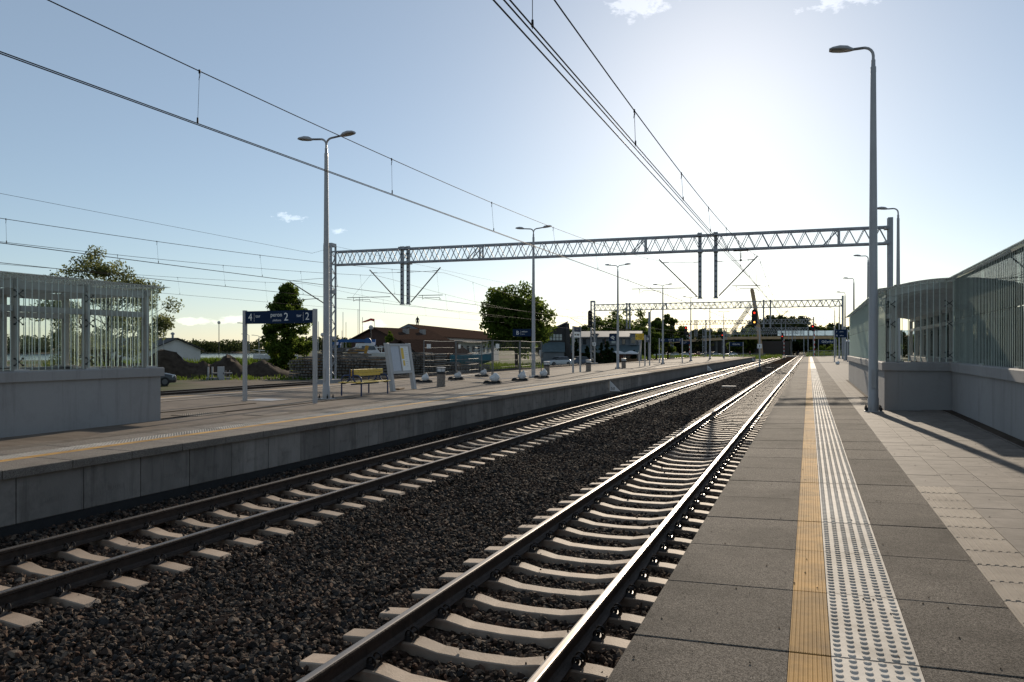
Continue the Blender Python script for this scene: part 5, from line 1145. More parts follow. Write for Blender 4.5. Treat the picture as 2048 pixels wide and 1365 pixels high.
# chalet with steep lean-to roof
u_ = (1112 - 1024) / 1500; t = thing('chalet', 'dark timber chalet with slanting roof and glazed upper floor', 'building', at(u_, 120), face(u_))
b_ = MB(); b_.prism([(-1.9, -.5), (1.5, -.5), (1.5, 6.6), (-1.9, 5.1)], 0, 7, 'y'); b_.build('wall', M_char, t)
b_ = MB(); b_.prism([(-2.4, 4.95), (1.9, 6.85), (1.9, 7.05), (-2.4, 5.15)], -.5, 7.4, 'y'); b_.build('roof', M_greywall, t)
b_ = MB(); b_.loft([[(1.52, -.3, -.5), (2.6, -.3, -.5), (2.6, 3.5, -.5), (1.52, 3.5, -.5)], [(1.52, -.3, 6.7), (2.1, -.3, 6.7), (2.1, 3.0, 6.7), (1.52, 3.0, 6.7)]]); b_.build('tower', M_char, t)
for i in range(4):
    f_ = MB(); x = -1.05 + i * .52; f_.box(x, x + .48, -.06, .02, 3.9, 5.0); wf = f_.build('window', M_char, t); g_2 = MB(); g_2.box(x + .04, x + .44, -.08, -.03, 4.0, 4.42); g_2.box(x + .04, x + .44, -.08, -.03, 4.48, 4.95); g_2.build('pane', M_winlit, wf)
b_ = MB(); b_.prism([(-.1, 3.55), (-2.6, 2.1), (-2.6, 2.2), (-.1, 3.7)], -2.2, 1.4, 'x'); b_.build('lean_to_roof', M_roofblue, t)
b_ = MB(); b_.box(-2.1, 1.3, -2.4, -.02, -.5, 2.05); b_.build('lean_to_wall', M_greywall, t)
# long grey building with dormers and skirt roof
u_ = (1213 - 1024) / 1500; t = thing('guest_house', 'long grey building with pale roof, dormers and blue skirt roof', 'building', at(u_, 132), face(u_) - R(6))
b_ = MB(); b_.box(-6.2, 5.6, 0, 8.5, -.5, 4.65); b_.build('wall', M_greywall, t)
b_ = MB(); b_.prism([(-.5, 4.75), (4.2, 5.85), (9, 4.75), (9, 4.6), (-.5, 4.6)], -6.7, 6.0, 'x'); ro = b_.build('roof', M_roofgrey, t)
b_ = MB(); b_.prism([(0, 3.3), (-2.6, 2.0), (-2.6, 1.9), (0, 1.9)], -7.2, 5.7, 'x'); b_.build('skirt_roof', M_roofblue, t)
b_ = MB(); b_.box(-6.6, 5.2, -2.2, -.01, -.5, 1.9); b_.build('ground_floor', M_brick, t)
for i in range(7):
    x = -5.6 + i * 1.72
    if i % 2 == 0:
        d_ = MB(); d_.box(x - .55, x + .55, -.5, 1.5, 3.3, 5.2); dm = d_.build('dormer', M_greywall, ro); r_ = MB(); r_.box(x - .68, x + .68, -.62, 1.8, 5.2, 5.32); r_.build('dormer_roof', M_char, dm); w_ = MB(); w_.box(x - .35, x + .35, -.53, -.5, 3.6, 4.7); w_.build('pane', M_window if i % 4 else M_winlit, dm)
    else:
        f_ = MB(); f_.box(x - .3, x + .3, -.05, .02, 3.4, 4.35); wf = f_.build('window', M_char, t); g_2 = MB(); g_2.box(x - .24, x + .24, -.07, -.04, 3.46, 4.3); g_2.build('pane', M_window, wf)
for i in range(6): f_ = MB(); x = -5.6 + i * 1.9; f_.box(x - .4, x + .4, -2.26, -2.2, .5, 1.5); wf = f_.build('window', M_char, t); g_2 = MB(); g_2.box(x - .33, x + .33, -2.28, -2.25, .57, 1.43); g_2.build('pane', M_window, wf)
b_ = MB(); b_.tube([(-.2, -.1, 1.9), (-.2, -.1, 4.5)], .06, 6); b_.build('downpipe', M_brick, t)
# white canopies and a shop row in front of it
for i, (px, d_, lab) in enumerate(((1236, 133, 'white canopy stall left of the pair, before the grey building'), (1262, 133, 'white canopy stall right of the pair, before the grey building'))):
    u_ = (px - 1024) / 1500; t = thing('canopy_stall', lab, 'stall', at(u_, d_ - 6), face(u_), 'white canopy stalls'); b_ = MB(); b_.loft([[(-1.3, -1, 1.75), (1.3, -1, 1.75), (1.3, 1, 1.75), (-1.3, 1, 1.75)], [(-1.2, -.9, 1.95), (1.2, -.9, 1.95), (1.2, .9, 1.95), (-1.2, .9, 1.95)], [(-.2, -.2, 2.3), (.2, -.2, 2.3), (.2, .2, 2.3), (-.2, .2, 2.3)]]); b_.build('canopy', M_hull, t)
    for x in (-1.2, 1.2):
        for yy in (-.9, .9): b_ = MB(); b_.tube([(x, yy, 0), (x, yy, 1.76)], .04, 6); b_.build('leg', M_steel, t)
    b_ = MB(); b_.box(-1.1, 1.1, -.3, .3, 0, .95); b_.build('counter', M_wood, t)

# ------------------------------------------------------------------ footbridge with leaning timber pylon
t = thing('footbridge', 'timber-coloured footbridge with leaning pylon and blue glass parapet', 'footbridge', (-20.5, 310, 0), R(3))
b_ = MB(); b_.loft([[(-40, -1.8, 4.1), (-40, 1.8, 4.1), (-40, 1.8, 5.1), (-40, -1.8, 5.1)], [(-8, -1.8, 6.0), (-8, 1.8, 6.0), (-8, 1.8, 7.0), (-8, -1.8, 7.0)], [(70, -1.8, 6.2), (70, 1.8, 6.2), (70, 1.8, 7.3), (70, -1.8, 7.3)]]); b_.build('deck', M_pylon, t)
b_ = MB(); b_.loft([[(2.2, -.9, -.4), (3.8, -.9, -.4), (3.8, .9, -.4), (2.2, .9, -.4)], [(1.0, -.9, 12), (2.5, -.9, 12), (2.5, .9, 12), (1.0, .9, 12)], [(-1.2, -.8, 25.3), (.3, -.8, 25.3), (.3, .8, 25.3), (-1.2, .8, 25.3)], [(-1.0, -.8, 26.0), (-.1, -.8, 26.0), (-.1, .8, 26.0), (-1.0, .8, 26.0)]]); py = b_.build('pylon', M_pylon, t)
for i in range(6): b_ = MB(); z = 17.6 + i * 1.3; x = 1.75 - (z - 12) * .165; b_.box(x, x + .75, -.5, .5, z, z + .55); b_.build('cable_anchor', M_pylon, py)
for i in range(4): b_ = MB(); b_.tube([(-1.0 + i * .15, -.6 + .4 * i, 20.5 - i * .5), (-10.5 + i * .5, -.6 + .4 * i, 6.6)], .16, 6); b_.build('backstay', M_steel, t)
for i in range(6): b_ = MB(); z = 17.9 + i * 1.3; b_.tube([(1.6 - (z - 12) * .165, 0, z), (12 + i * 8, 0, 7.3)], .035, 4); b_.build('stay_cable', M_steel, t)
M_parapet = glassmat('parapet_glass', (.75, .84, .9), .1, milk=.55, mc=(.62, .74, .84))
for i in range(21):
    b_ = MB(); b_.box(9 + i * 2.85, 9 + i * 2.85 + 2.65, -1.86, -1.82, 7.35, 9.2); b_.build('parapet_panel', M_parapet, t)
b_ = MB()
for i in range(30): b_.box(-34 + i * 1.4, -33.9 + i * 1.4, -1.85, -1.78, 5.0 + min(1, i / 19) * 1.9, 6.2 + min(1, i / 19) * 1.9)
b_.bar((-36, -1.8, 5.9), (-8, -1.8, 8.1), .08); b_.bar((-8, -1.8, 8.1), (9, -1.8, 8.2), .08); b_.build('railing', M_steel, t)
for x in (-24, -14, 14, 26, 40): b_ = MB(); b_.box(x - .35, x + .35, -.5, .5, -.4, 6.1); b_.build('pier', M_concd, t)
b_ = MB(); b_.box(-46, -3, 6, 7, -.4, 5.4); tag(b_.build('dark_wall', M_char, None, False, (-4.5, 318, 0)), 'long dark cladding wall below the footbridge deck', 'wall')

# ------------------------------------------------------------------ stacks of old sleepers
so = MB(); so.loft([[(-1.25, -.115, 0), (-1.25, .115, 0), (-1.25, .08, .165), (-1.25, -.08, .165)], [(-.4, -.13, 0), (-.4, .13, 0), (-.4, .085, .15), (-.4, -.085, .15)], [(.4, -.13, 0), (.4, .13, 0), (.4, .085, .15), (.4, -.085, .15)], [(1.25, -.115, 0), (1.25, .115, 0), (1.25, .08, .165), (1.25, -.08, .165)]])
old_me = so.mesh('sleeper', M_sleeper_old)
def stack(label, p, q, layers, rz_extra=0, step=.31, lh=.245, heap=0):
    p = Vector(p); q = Vector(q); d_ = q - p; n_ = int(d_.length / step)
    t = thing('sleeper_stack', label, 'sleeper stack', (p.x, p.y, -.36), math.atan2(d_.y, d_.x), 'stacks of old concrete sleepers')
    for k in range(layers):
        for i in range(n_):
            if k >= layers - heap and (i % 7) < 3 + k - (layers - heap): continue
            o = link('sleeper', old_me, t, (i * step + .16 + rnd.uniform(-.02, .02), 1.25 + rnd.uniform(-.1, .1) + .05 * math.sin(i * .8 + k), k * lh + .25 * math.sin(i / max(1, n_) * 3.1) * k / layers * .6 + rnd.uniform(0, .012))); o.rotation_euler = (0, 0, R(90) + rnd.uniform(-.03, .03) + rz_extra)
    bt = MB()
    for k in range(1, layers): 
        for yy in (.5, 2.0): bt.box(0, n_ * step, yy, yy + .08, k * lh - .04, k * lh + .005)
    bt.build('batten', M_wood, t); return t
stack('long stack of old concrete sleepers behind the first lamp post', at(-.298, 67)[:2], at(-.178, 63)[:2], 8, heap=1)
stack('second row of old sleepers heaped behind the long stack', at(-.265, 72)[:2], at(-.213, 69)[:2], 11, heap=2)
stack('short sleeper stack beside the long one, seen from its side', at(-.176, 64)[:2], at(-.155, 66.5)[:2], 6, heap=1)
stack('low stepped sleeper pile left of the timetable case', at(-.152, 65)[:2], at(-.131, 67)[:2], 5, heap=1)
stack('far sleeper stack behind the timetable case', at(-.168, 79)[:2], at(-.098, 77)[:2], 9, heap=1)
stack('low sleeper stack behind the mesh fencing', at(-.096, 78)[:2], at(-.026, 80)[:2], 5, heap=2)
# ------------------------------------------------------------------ heaps of earth with weeds, ground cover
def mound(label, u, d_, L_, W_, H, seed):
    b_ = MB(); N, K = 30, 12; rr_ = random.Random(seed); vs = []; fs = []
    for i in range(N + 1):
        for j in range(K + 1):
            x = (i / N - .5) * 2; yy = (j / K - .5) * 2; h = max(0, 1 - abs(x) ** 2.2) * max(0, 1 - yy * yy) * (.75 + .35 * math.sin(x * 7 + seed) * math.cos(x * 3.1) + .12 * math.sin(x * 19 + seed) * math.sin(yy * 9) + .22 * rr_.random()); vs.append((x * L_ / 2, yy * W_ / 2, H * h - .15))
    for i in range(N):
        for j in range(K): a = i * (K + 1) + j; fs.append((a, a + 1, a + K + 2, a + K + 1))
    b_.add(vs, fs); o = b_.build('earth_mound', M_soil, None, True, at(u, d_), face(u)); return tag(o, label, 'earth mound', 'heaps of dark earth in the yard')
mound('long heap of dark earth left of the utility cabinet', -.47, 70, 14, 5, 2.1, 1); mound('heap of dark earth right of the utility cabinet', -.36, 72, 10, 5, 2.0, 4); mound('heap of dark earth behind the left enclosure', -.60, 66, 9, 5, 1.7, 7)
def weeds(label, u0, u1, d0, d1, n_, h, m, seed, zf=lambda u, d_: 0):
    g_ = np.random.default_rng(seed); u = g_.uniform(u0, u1, n_); d_ = g_.uniform(d0, d1, n_); cx = u * d_
    X = cx * math.cos(TH) - d_ * math.sin(TH); Y = cx * math.sin(TH) + d_ * math.cos(TH); hh = h * g_.uniform(.4, 1.3, n_) * (.6 + .6 * np.sin(u * 60 + d_ * .3) ** 2); a = g_.uniform(0, 6.28, n_); w = .045 + .04 * g_.random(n_); ln = g_.normal(0, .25, (n_, 2)) * hh[:, None]
    z0 = np.array([zf(a_, b2) for a_, b2 in zip(u, d_)]) - .38
    B0 = np.stack([X - np.cos(a) * w, Y - np.sin(a) * w, z0], 1); B1 = np.stack([X + np.cos(a) * w, Y + np.sin(a) * w, z0], 1); T1_ = np.stack([X + ln[:, 0] + np.cos(a) * w * .2, Y + ln[:, 1], z0 + hh], 1); T0_ = np.stack([X + ln[:, 0] - np.cos(a) * w * .5, Y + ln[:, 1], z0 + hh * .96], 1)
    V = np.stack([B0, B1, T1_, T0_], 1).reshape(-1, 3); tag(npmesh('weeds', V, np.arange(n_ * 4).reshape(-1, 4), m), label, 'weeds', kind='stuff')
weeds('tall green weeds over the heaps of earth', -.62, -.33, 74, 84, 12000, 1.15, L_grass, 1)
weeds('rough grass on the lake meadow', -.47, -.28, 90, 190, 14000, .6, L_grass, 2)
weeds('grass tufts along the yard edge before the earth heaps', -.50, -.20, 63, 68, 900, .3, L_grass, 3)
weeds('rough grass below the round tree and beside the parked cars', -.06, .045, 92, 116, 5000, .5, L_grass, 4)
weeds('grass verge at the far car park', .17, .36, 190, 270, 9000, .7, L_grass, 5)
weeds('undergrowth behind the right platform fence', .395, .47, 158, 180, 7000, 1.5, L_grass, 6)

# ------------------------------------------------------------------ cars
def car_proto(name, paint, wagon=True):
    t = thing(name, 'x', 'car')
    def ring(x, w, z0, z1, k=.82): return [(x, -w, z0), (x, -w, (z0 + z1) * .55), (x, -w * .96, z1 * .93), (x, -w * k, z1), (x, w * k, z1), (x, w * .96, z1 * .93), (x, w, (z0 + z1) * .55), (x, w, z0)]
    b_ = MB(); b_.loft([ring(-2.15, .70, .35, .62), ring(-2.08, .82, .25, .76), ring(-1.5, .88, .22, .90), ring(-.75, .90, .22, .98), ring(1.0, .90, .22, 1.0), ring(1.9, .88, .24, .98), ring(2.12, .80, .30, .85)]); b_.build('body', paint, t, True)
    g_2 = MB(); g_2.loft([[(x, -w0, .93), (x + s_, -w1, zt_), (x + s_, w1, zt_), (x, w0, .93)] for x, s_, w0, w1, zt_ in ((-1.0, .25, .84, .78, 1.0), (-.45, .25, .85, .66, 1.38), (.4, 0, .85, .66, 1.44), (1.35, 0, .84, .64, 1.40), (1.95, -.1, .82, .72, 1.0))]); g_2.build('window_band', M_carglass, t, True)
    r_ = MB(); r_.loft([[(x, -w, z), (x, w, z), (x, w * .92, z + .035), (x, -w * .92, z + .035)] for x, w, z in ((-.28, .64, 1.37), (.4, .66, 1.43), (1.38, .63, 1.39))]); r_.build('roof', paint, t)
    for x in (-1.38, 1.32):
        for s_ in (-1, 1):
            w_ = MB(); w_.loft([[(x + .32 * math.cos(R(a)), yy * s_, .32 + .32 * math.sin(R(a))) for a in range(0, 360, 24)] for yy in (.70, .91)]); wh = w_.build('wheel', M_tyre, t, True)
            w_ = MB(); w_.loft([[(x + .19 * math.cos(R(a)), yy * s_, .32 + .19 * math.sin(R(a))) for a in range(0, 360, 30)] for yy in (.90, .925)]); w_.build('rim', M_rim, wh)
    for s_ in (-1, 1):
        h_ = MB(); h_.loft([[(-2.10, s_ * .52, .60), (-2.02, s_ * .80, .62), (-2.00, s_ * .80, .74), (-2.09, s_ * .52, .72)], [(-1.9, s_ * .52, .60), (-1.85, s_ * .84, .62), (-1.85, s_ * .82, .76), (-1.9, s_ * .52, .76)]]); h_.build('headlight', M_hull, t)
        h_ = MB(); h_.box(2.02, 2.14, s_ * .66 - .1, s_ * .66 + .1, .68, .84); h_.build('tail_light', M_red, t)
    h_ = MB(); h_.box(-2.17, -2.1, -.4, .4, .36, .54); h_.build('grille', M_dark, t)
    return t
CP = {k: car_proto('parked_car', m) for k, m in (('s', C_silver), ('b', C_blue), ('k', C_black), ('w', C_white), ('r', C_red))}
cu = {k: False for k in CP}
def put_car(k, px, d_, turn, label, group='cars parked beyond the tracks'):
    o = CP[k] if not cu[k] else copy_tree(CP[k]); cu[k] = True; u = (px - 1024) / 1500; o.location = at(u, d_, -.36); o.rotation_euler = (0, 0, face(u) + R(turn)); o['label'] = label; o['group'] = group
put_car('k', 286, 53, 180, 'black car with only its bonnet showing past the left enclosure')
put_car('s', 1116, 116, 35, 'silver estate car parked in front of the chalet'); put_car('b', 1154, 118, 30, 'dark blue car parked right of the silver one')
put_car('w', 1313, 250, 20, 'white car far off between notice board and platform sign'); put_car('s', 1346, 262, 15, 'silver car far off behind the third lamp posts'); put_car('w', 1374, 262, 200, 'white car far off behind the farther platform sign')
put_car('r', 1396, 266, 10, 'red car in the far row before the footbridge'); put_car('k', 1412, 262, 10, 'black car in the far row before the footbridge'); put_car('s', 1432, 268, 190, 'silver car in the far row under the footbridge ramp'); put_car('w', 1462, 268, 5, 'white car in the far row behind the name board'); put_car('b', 1331, 258, 100, 'dark car in the far row left of the fourth lamp post')
put_car('s', 1100, 140, 120, 'silver car half hidden behind the fencing and lamp post')
# ------------------------------------------------------------------ boats
def boat(label, u, d_, rz, L_, B_, H, m, cabin=True, lift=.9, stripe=None):
    t = thing('motor_boat', label, 'boat', at(u, d_, -.36 + lift), face(u) + rz)
    st = [(0, .80, .0), (.25, .95, -.02), (.5, 1, 0), (.75, .8, .06), (.9, .45, .14), (1, .03, .22)]; b_ = MB()
    b_.loft([[(f * L_, -B_ / 2 * w, H * (1 + s_)), (f * L_, -B_ / 2 * w * .9, H * .45), (f * L_, -B_ / 2 * w * .35, s_ * H * 2), (f * L_, 0, -.1 * H + s_ * H * 2.6), (f * L_, B_ / 2 * w * .35, s_ * H * 2), (f * L_, B_ / 2 * w * .9, H * .45), (f * L_, B_ / 2 * w, H * (1 + s_))] for f, w, s_ in st]); b_.build('hull', m, t, True)
    if cabin:
        c_ = MB(); c_.loft([[(.15 * L_, -B_ * .38, H), (.72 * L_, -B_ * .3, H * 1.06), (.72 * L_, B_ * .3, H * 1.06), (.15 * L_, B_ * .38, H)], [(.18 * L_, -B_ * .33, H + 1.1), (.52 * L_, -B_ * .26, H + 1.1), (.52 * L_, B_ * .26, H + 1.1), (.18 * L_, B_ * .33, H + 1.1)]]); cb = c_.build('cabin', M_hull, t)
        c_ = MB(); c_.loft([[(.22 * L_, -B_ * .375, H + .35), (.60 * L_, -B_ * .31, H + .38), (.60 * L_, B_ * .31, H + .38), (.22 * L_, B_ * .375, H + .35)], [(.23 * L_, -B_ * .35, H + .8), (.56 * L_, -B_ * .285, H + .8), (.56 * L_, B_ * .285, H + .8), (.23 * L_, B_ * .35, H + .8)]]); c_.build('cabin_window', M_window, cb)
    r_ = MB()
    for s_ in (-1, 1):
        r_.tube([(.55 * L_, s_ * B_ * .47, H + .55), (.8 * L_, s_ * B_ * .36, H * 1.1 + .6), (.99 * L_, s_ * .04, H * 1.22 + .6)], .025, 5)
        for f, w in ((.6, .46), (.72, .41), (.85, .29)): r_.tube([(f * L_, s_ * B_ * w, H), (f * L_, s_ * B_ * w, H * 1.08 + .57)], .02, 5)
    r_.build('guard_rail', M_chrome, t)
    c_ = MB()
    for f in (.2, .6): c_.box(f * L_ - .1, f * L_ + .1, -B_ * .4, B_ * .4, -lift, .18); c_.box(f * L_ - .35, f * L_ + .35, -.12, .12, -lift, .0)
    c_.build('cradle', M_wood, t); return t
boat('white motor yacht on the shore left of the cone-shaped tree', -.285, 112, R(180), 6.4, 2.4, .95, M_hull, lift=.75)
boat('teal boat hull propped up behind the mesh fencing', -.082, 92, R(8), 5.4, 2.0, 1.2, M_teal, False, .7)
boat('large white boat on a cradle below the chalet', .038, 122, R(15), 4.6, 2.2, 1.2, M_hull, False, 1.25)
boat('white cabin cruiser behind the sleeper stacks', -.215, 82, R(20), 4.5, 1.9, .7, M_hull, True, 1.45)
# masts of moored sailing boats
for i, (px, d_, h) in enumerate(((686, 240, 14), (692, 245, 11), (716, 250, 15.5), (719, 242, 19), (725, 255, 13), (684, 235, 8), (625, 230, 10), (637, 240, 11))):
    u = (px - 1024) / 1500; t = thing('sailing_boat', 'moored sailing boat showing its bare mast, ' + ['left of the portal leg pair', 'second of the left pair', 'tall one right of the portal leg', 'tallest of the group', 'rightmost beside the brown hall', 'short one at the left', 'between sign posts, left one', 'between sign posts, right one'][i], 'boat', at(u, d_, -3), face(u), 'sailing boats moored on the lake')
    b_ = MB(); b_.loft([[(-3 + 6 * f, -w, .6), (-3 + 6 * f, 0, -.2), (-3 + 6 * f, w, .6)] for f, w in ((0, .7), (.4, 1.0), (.8, .6), (1, .02))]); b_.build('hull', M_hull, t, True); b_ = MB(); b_.tube([(0, 0, .5), (0, 0, h + 3)], .09, 6); b_.build('mast', M_grey, t)
# blue boat hoist
t = thing('boat_hoist', 'blue steel boat hoist gantry before the brown hall', 'boat hoist', at(-.21, 98), face(-.21) + R(-8))
for x in (-2.3, 2.3):
    for yy in (-2.2, 2.2):
        b_ = MB(); b_.box(x - .16, x + .16, yy - .2, yy + .2, .35, 3.4); lg = b_.build('leg', M_bluep, t); w_ = MB(); w_.loft([[(x + q, yy + .4 * math.cos(R(a)), .4 + .4 * math.sin(R(a))) for a in range(0, 360, 30)] for q in (-.15, .15)]); w_.build('wheel', M_tyre, lg)
    b_ = MB(); b_.box(x - .2, x + .2, -2.6, 2.6, 3.1, 3.5); b_.build('side_beam', M_bluep, t)
b_ = MB(); b_.box(-2.5, 2.5, 1.9, 2.3, 3.5, 3.9); b_.build('cross_beam', M_bluep, t)
b_ = MB(); b_.loft([[(2.0 + .45 * math.cos(R(a)), yy, 3.6 + .45 * math.sin(R(a))) for a in range(0, 360, 30)] for yy in (-2.4, -2.0)]); b_.build('winch_drum', M_bluep, t)
# excavator behind the stacks
t = thing('excavator', 'yellow excavator with its arm raised behind the sleeper stacks', 'excavator', at(-.238, 77), face(-.238))
for s_ in (-.9, .9): b_ = MB(); b_.prism([(-1.5, .1), (1.5, .1), (1.75, .4), (1.5, .75), (-1.5, .75), (-1.75, .4)], s_ - .25, s_ + .25, 'y'); b_.build('crawler', M_black, t)
b_ = MB(); b_.bbox(-1.7, .9, -1, 1, .8, 1.6, .08); b_.build('body', M_digger, t); b_ = MB(); b_.bbox(-.2, .9, -1, 0, 1.6, 2.5, .06); b_.build('cab', M_carglass, t)
b_ = MB(); b_.loft([[(.7, .3, 1.2), (.7, .6, 1.2), (.9, .6, 1.6), (.9, .3, 1.6)], [(1.6, .3, 1.9), (1.6, .6, 1.9), (1.5, .6, 2.35), (1.5, .3, 2.35)], [(3.4, .3, 2.55), (3.4, .6, 2.55), (3.35, .6, 2.8), (3.35, .3, 2.8)]]); b_.build('boom', M_digger, t)
b_ = MB(); b_.loft([[(3.25, .33, 3.0), (3.25, .57, 3.0), (3.6, .57, 2.95), (3.6, .33, 2.95)], [(2.9, .33, 1.3), (2.9, .57, 1.3), (3.1, .57, 1.25), (3.1, .33, 1.25)]]); b_.build('stick', M_digger, t)
b_ = MB(); b_.prism([(2.6, 1.25), (3.2, 1.25), (3.1, .7), (2.5, .6), (2.3, .9)], .1, .8, 'y'); b_.build('bucket', M_dark, t)
b_ = MB(); b_.tube([(1.2, .45, 2.4), (2.6, .45, 2.95)], .06, 6); b_.build('hydraulic_ram', M_chrome, t)
# windsock, street lamps, utility cabinet
t = thing('windsock', 'red windsock on a pole above the brown hall', 'windsock', at(-.1835, 108)); b_ = MB(); b_.tube([(0, 0, 0), (0, 0, 6.9)], .04, 6); b_.build('pole', M_grey, t)
b_ = MB(); b_.tube([(0, 0, 6.75), (-.5, 0, 6.85), (-1.2, -.1, 6.6), (-1.75, -.1, 6.45)], [.2, .18, .13, .07], 10); b_.build('sock', M_sock, t, True); t.rotation_euler.z = face(-.1835)
for i, (px, d_, h, lab) in enumerate(((438, 150, 7.6, 'globe street lamp in the meadow before the lake'), (742, 100, 5.2, 'globe street lamp before the brown hall'), (645, 120, 4.6, 'globe street lamp left of the near portal leg'))):
    u = (px - 1024) / 1500; t = thing('globe_lamp', lab, 'lamp post', at(u, d_), 0, 'globe street lamps'); b_ = MB(); b_.tube([(0, 0, 0), (0, 0, h)], .07, 7); b_.build('pole', M_dark, t); b_ = MB(); b_.lathe([(.05, h - .05), (.24, h + .05), (.33, h + .3), (.24, h + .52), (.05, h + .6)], 10); b_.build('globe', M_cream, t, True)
for i, (px, d_, h, lab) in enumerate(((491, 115, 6.4, 'slim street lamp standing left of the yacht'), (498, 125, 4.9, 'slim pole right behind the left sign post'), (518, 130, 4.8, 'slim pole above the white yacht'), (327, 85, 5.8, 'slim street lamp in front of the white gabled house'))):
    u = (px - 1024) / 1500; t = thing('street_lamp', lab, 'lamp post', at(u, d_), face(u), 'slim street lamps in the yard'); b_ = MB(); b_.tube([(0, 0, 0), (0, 0, h)], .06, 6); b_.build('pole', M_pole, t); b_ = MB(); b_.tube([(0, 0, h), (-.2, 0, h + .1), (-.9, 0, h + .2)], .045, 6); b_.bbox(-1.2, -.8, -.1, .1, h + .15, h + .25, .02); b_.build('lamp_arm', M_pole, t)
t = thing('utility_cabinet', 'grey utility cabinet with pipes and concrete slab beyond the tracks', 'cabinet', at(-.388, 64), face(-.388))
b_ = MB(); b_.bbox(-.28, .28, -.2, .2, 0, 1.12, .01); cb = b_.build('cabinet', M_grey, t); b_ = MB(); b_.box(.16, .22, -.215, -.2, .45, .62); b_.build('handle', M_dark, cb)
b_ = MB(); b_.box(-1.2, .85, .15, .8, 0, .18); b_.box(-.75, .9, .1, .7, .52, .6); b_.build('slab', M_plinth, t)
for x in (-1.0, -.68): b_ = MB(); b_.tube([(x, .3, .1), (x, .3, 1.1)], .07, 8); b_.build('pipe', M_grey, t)
for x in (.4, .7): b_ = MB(); b_.tube([(x, .3, .1), (x, .3, .8)], .03, 6); b_.build('stake', M_steel, t)
# drainage cover in the ballast
b_ = MB(); b_.bbox(-.45, .45, -.35, .35, -.1, .10, .02); tag(b_.build('cable_duct_cover', M_plinth, None, False, (-4.95, 51.5, -.28)), 'pale concrete duct cover lying in the ballast between the tracks', 'cover')
b_ = MB(); b_.bbox(-.5, .5, -.4, .4, -.1, .06, .02); tag(b_.build('cable_duct_cover', M_plinth, None, False, (-4.9, 107, -.28)), 'small far concrete duct cover beyond the tall signal', 'cover')
# railing at the end of the right platform, railing at the crossing
def railing(label, p, q, n_, z, h=1.1):
    p = Vector(p); q = Vector(q); d_ = q - p; t = thing('railing', label, 'railing', (p.x, p.y, z), math.atan2(d_.y, d_.x)); L_ = d_.length
    for i in range(n_ + 1): b_ = MB(); b_.tube([(L_ * i / n_, 0, 0), (L_ * i / n_, 0, h)], .03, 6); b_.build('post', M_steel, t)
    for zz in (h, h * .55, .12): b_ = MB(); b_.tube([(0, 0, zz), (L_, 0, zz)], .025, 6); b_.build('rail', M_steel, t)
    b_ = MB(); x = .1
    while x < L_: b_.box(x - .008, x + .008, -.008, .008, .12, h); x += .14
    tag(b_.build('infill_bar', M_steel, t), kind='stuff')
railing('grey bar railing closing the right platform end', (-.2, 149.3), (8, 149.3), 6, .85); railing('grey bar railing along the crossing, beyond the island platform end', (-30, 250), (-13, 250.5), 8, -.3); railing('grey bar railing along the right platform back edge', (4.6, 86), (5.0, 110), 12, .98)
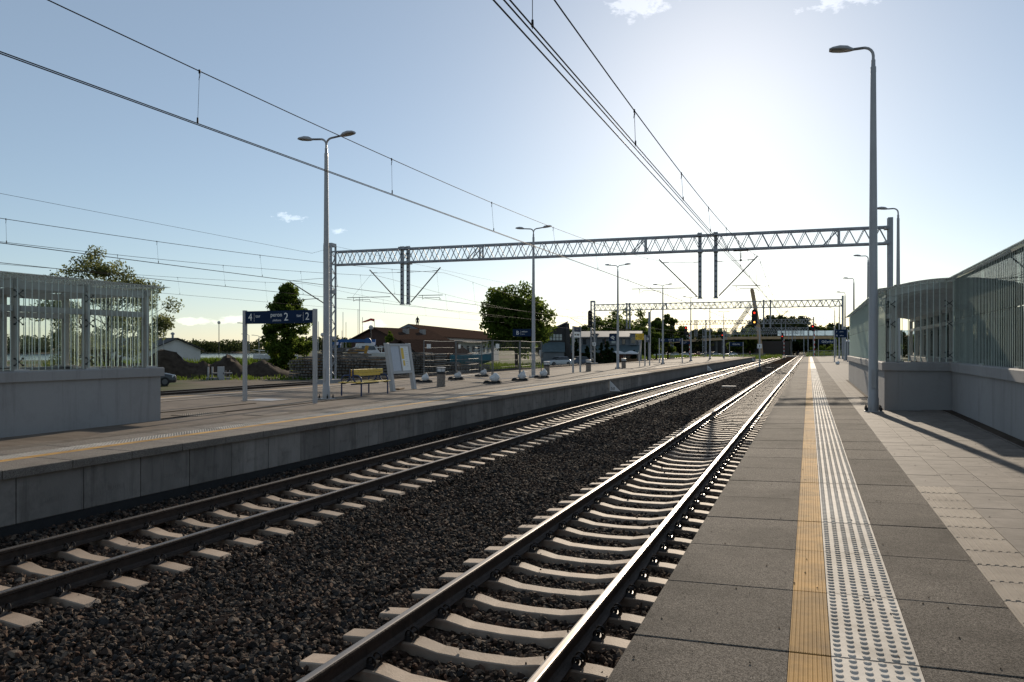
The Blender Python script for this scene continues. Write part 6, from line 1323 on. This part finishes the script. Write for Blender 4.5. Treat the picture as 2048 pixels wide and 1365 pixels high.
# small track magnets and a cross-bond cable
# ------------------------------------------------------------------ people, far off
def person(label, loc, rz, H, m_top, m_leg, stride, name='person', cat='person'):
    k = H / 1.75; t = thing(name, label, cat, loc, rz)
    pts = {'pel': (0, 0, .95), 'chest': (0, -.02, 1.32), 'neck': (0, -.01, 1.50), 'head': (0, -.03, 1.63), 'top': (0, -.02, 1.74)}
    V = []; E = []; Rr = []; ix = {}
    def add(n_, p, r_, par=None):
        ix[n_] = len(V); V.append(tuple(c * k for c in p)); Rr.append(r_ * k)
        if par: E.append((ix[par], ix[n_]))
    add('pel', (0, 0, .95), .145); add('waist', (0, 0, 1.10), .13, 'pel'); add('chest', (0, -.01, 1.33), .15, 'waist'); add('neck', (0, 0, 1.50), .055, 'chest'); add('head', (0, -.02, 1.62), .10, 'neck'); add('top', (0, -.01, 1.72), .07, 'head')
    for s_, nm in ((-1, 'L'), (1, 'R')):
        st_ = stride * s_
        add('sh' + nm, (s_ * .18, 0, 1.42), .065, 'chest'); add('el' + nm, (s_ * .24, st_ * .3, 1.14), .045, 'sh' + nm); add('wr' + nm, (s_ * .23, -.08 + st_ * .5, .90), .033, 'el' + nm); add('ha' + nm, (s_ * .22, -.10 + st_ * .5, .80), .035, 'wr' + nm)
        add('hi' + nm, (s_ * .10, 0, .88), .095, 'pel'); add('kn' + nm, (s_ * .11, -st_ * .4, .50), .065, 'hi' + nm); add('an' + nm, (s_ * .11, -st_ * .6 + .03, .09), .045, 'kn' + nm); add('to' + nm, (s_ * .12, -st_ * .6 - .15, .04), .04, 'an' + nm)
    me = bpy.data.meshes.new('body'); me.from_pydata(V, E, []); o = link('body', me, t); me.materials.append(m_leg)
    sk = o.modifiers.new('skin', 'SKIN'); sk.use_smooth_shade = True
    for i, d_ in enumerate(me.skin_vertices[0].data): d_.radius = (Rr[i], Rr[i]); d_.use_root = (i == 0)
    ss = o.modifiers.new('sub', 'SUBSURF'); ss.levels = 1; ss.render_levels = 1
    if m_top:
        c_ = MB(); c_.loft([[(w * math.cos(R(a)) * k, d2 * math.sin(R(a)) * k, z * k) for a in range(0, 360, 30)] for z, w, d2 in ((.88, .19, .15), (1.1, .17, .145), (1.35, .225, .165), (1.46, .17, .12), (1.50, .07, .07))]); c_.build('jacket', m_top, t, True)
        c_ = MB(); c_.lathe([(.07 * k, 1.56 * k), (.112 * k, 1.64 * k), (.10 * k, 1.72 * k), (.04 * k, 1.765 * k)], 10); c_.build('hair', M_cloth, t, True)
    return t
person('person in dark clothes walking at the crossing, behind the tall signal post', (-17.3, 246, 0), R(15), 1.75, M_cloth2, M_cloth, .25)
person('person in dark clothes standing on the near track far away', (-3.0, 236, 0), R(10), 1.8, M_cloth, M_cloth, .12)
u_ = (835 - 1024) / 1500; person('dark standing human figure mounted on the long hall roof', at(u_, 126, 5.75), face(u_), 2.0, None, M_cloth, .03, 'rooftop_figure', 'statue')

# loose grit and dead leaves on the near platform
g_ = np.random.default_rng(21); n_ = 420; X = g_.uniform(-.8, 2.7, n_); Y = 3 + 15 * g_.random(n_) ** 1.4; r_ = g_.uniform(.003, .009, n_); a = g_.uniform(0, 6.28, n_); Z = np.array([zt(x) for x in X]) + .002
T = np.array([[1, 0, 0], [-.5, .87, 0], [-.5, -.87, 0], [.1, 0, 1.1]]); ca, sa = np.cos(a), np.sin(a)
V = np.stack([np.stack([X + r_ * (T[k, 0] * ca - T[k, 1] * sa), Y + r_ * (T[k, 0] * sa + T[k, 1] * ca), Z + r_ * T[k, 2]], 1) for k in range(4)], 1).reshape(-1, 3)
F = (np.arange(n_)[:, None, None] * 4 + np.array([[0, 1, 3], [1, 2, 3], [2, 0, 3]])[None]).reshape(-1, 3)
tag(npmesh('grit', V, F, M_dirt, None, 3), 'scattered grit and crumbs on the near platform paving', 'grit', kind='stuff')
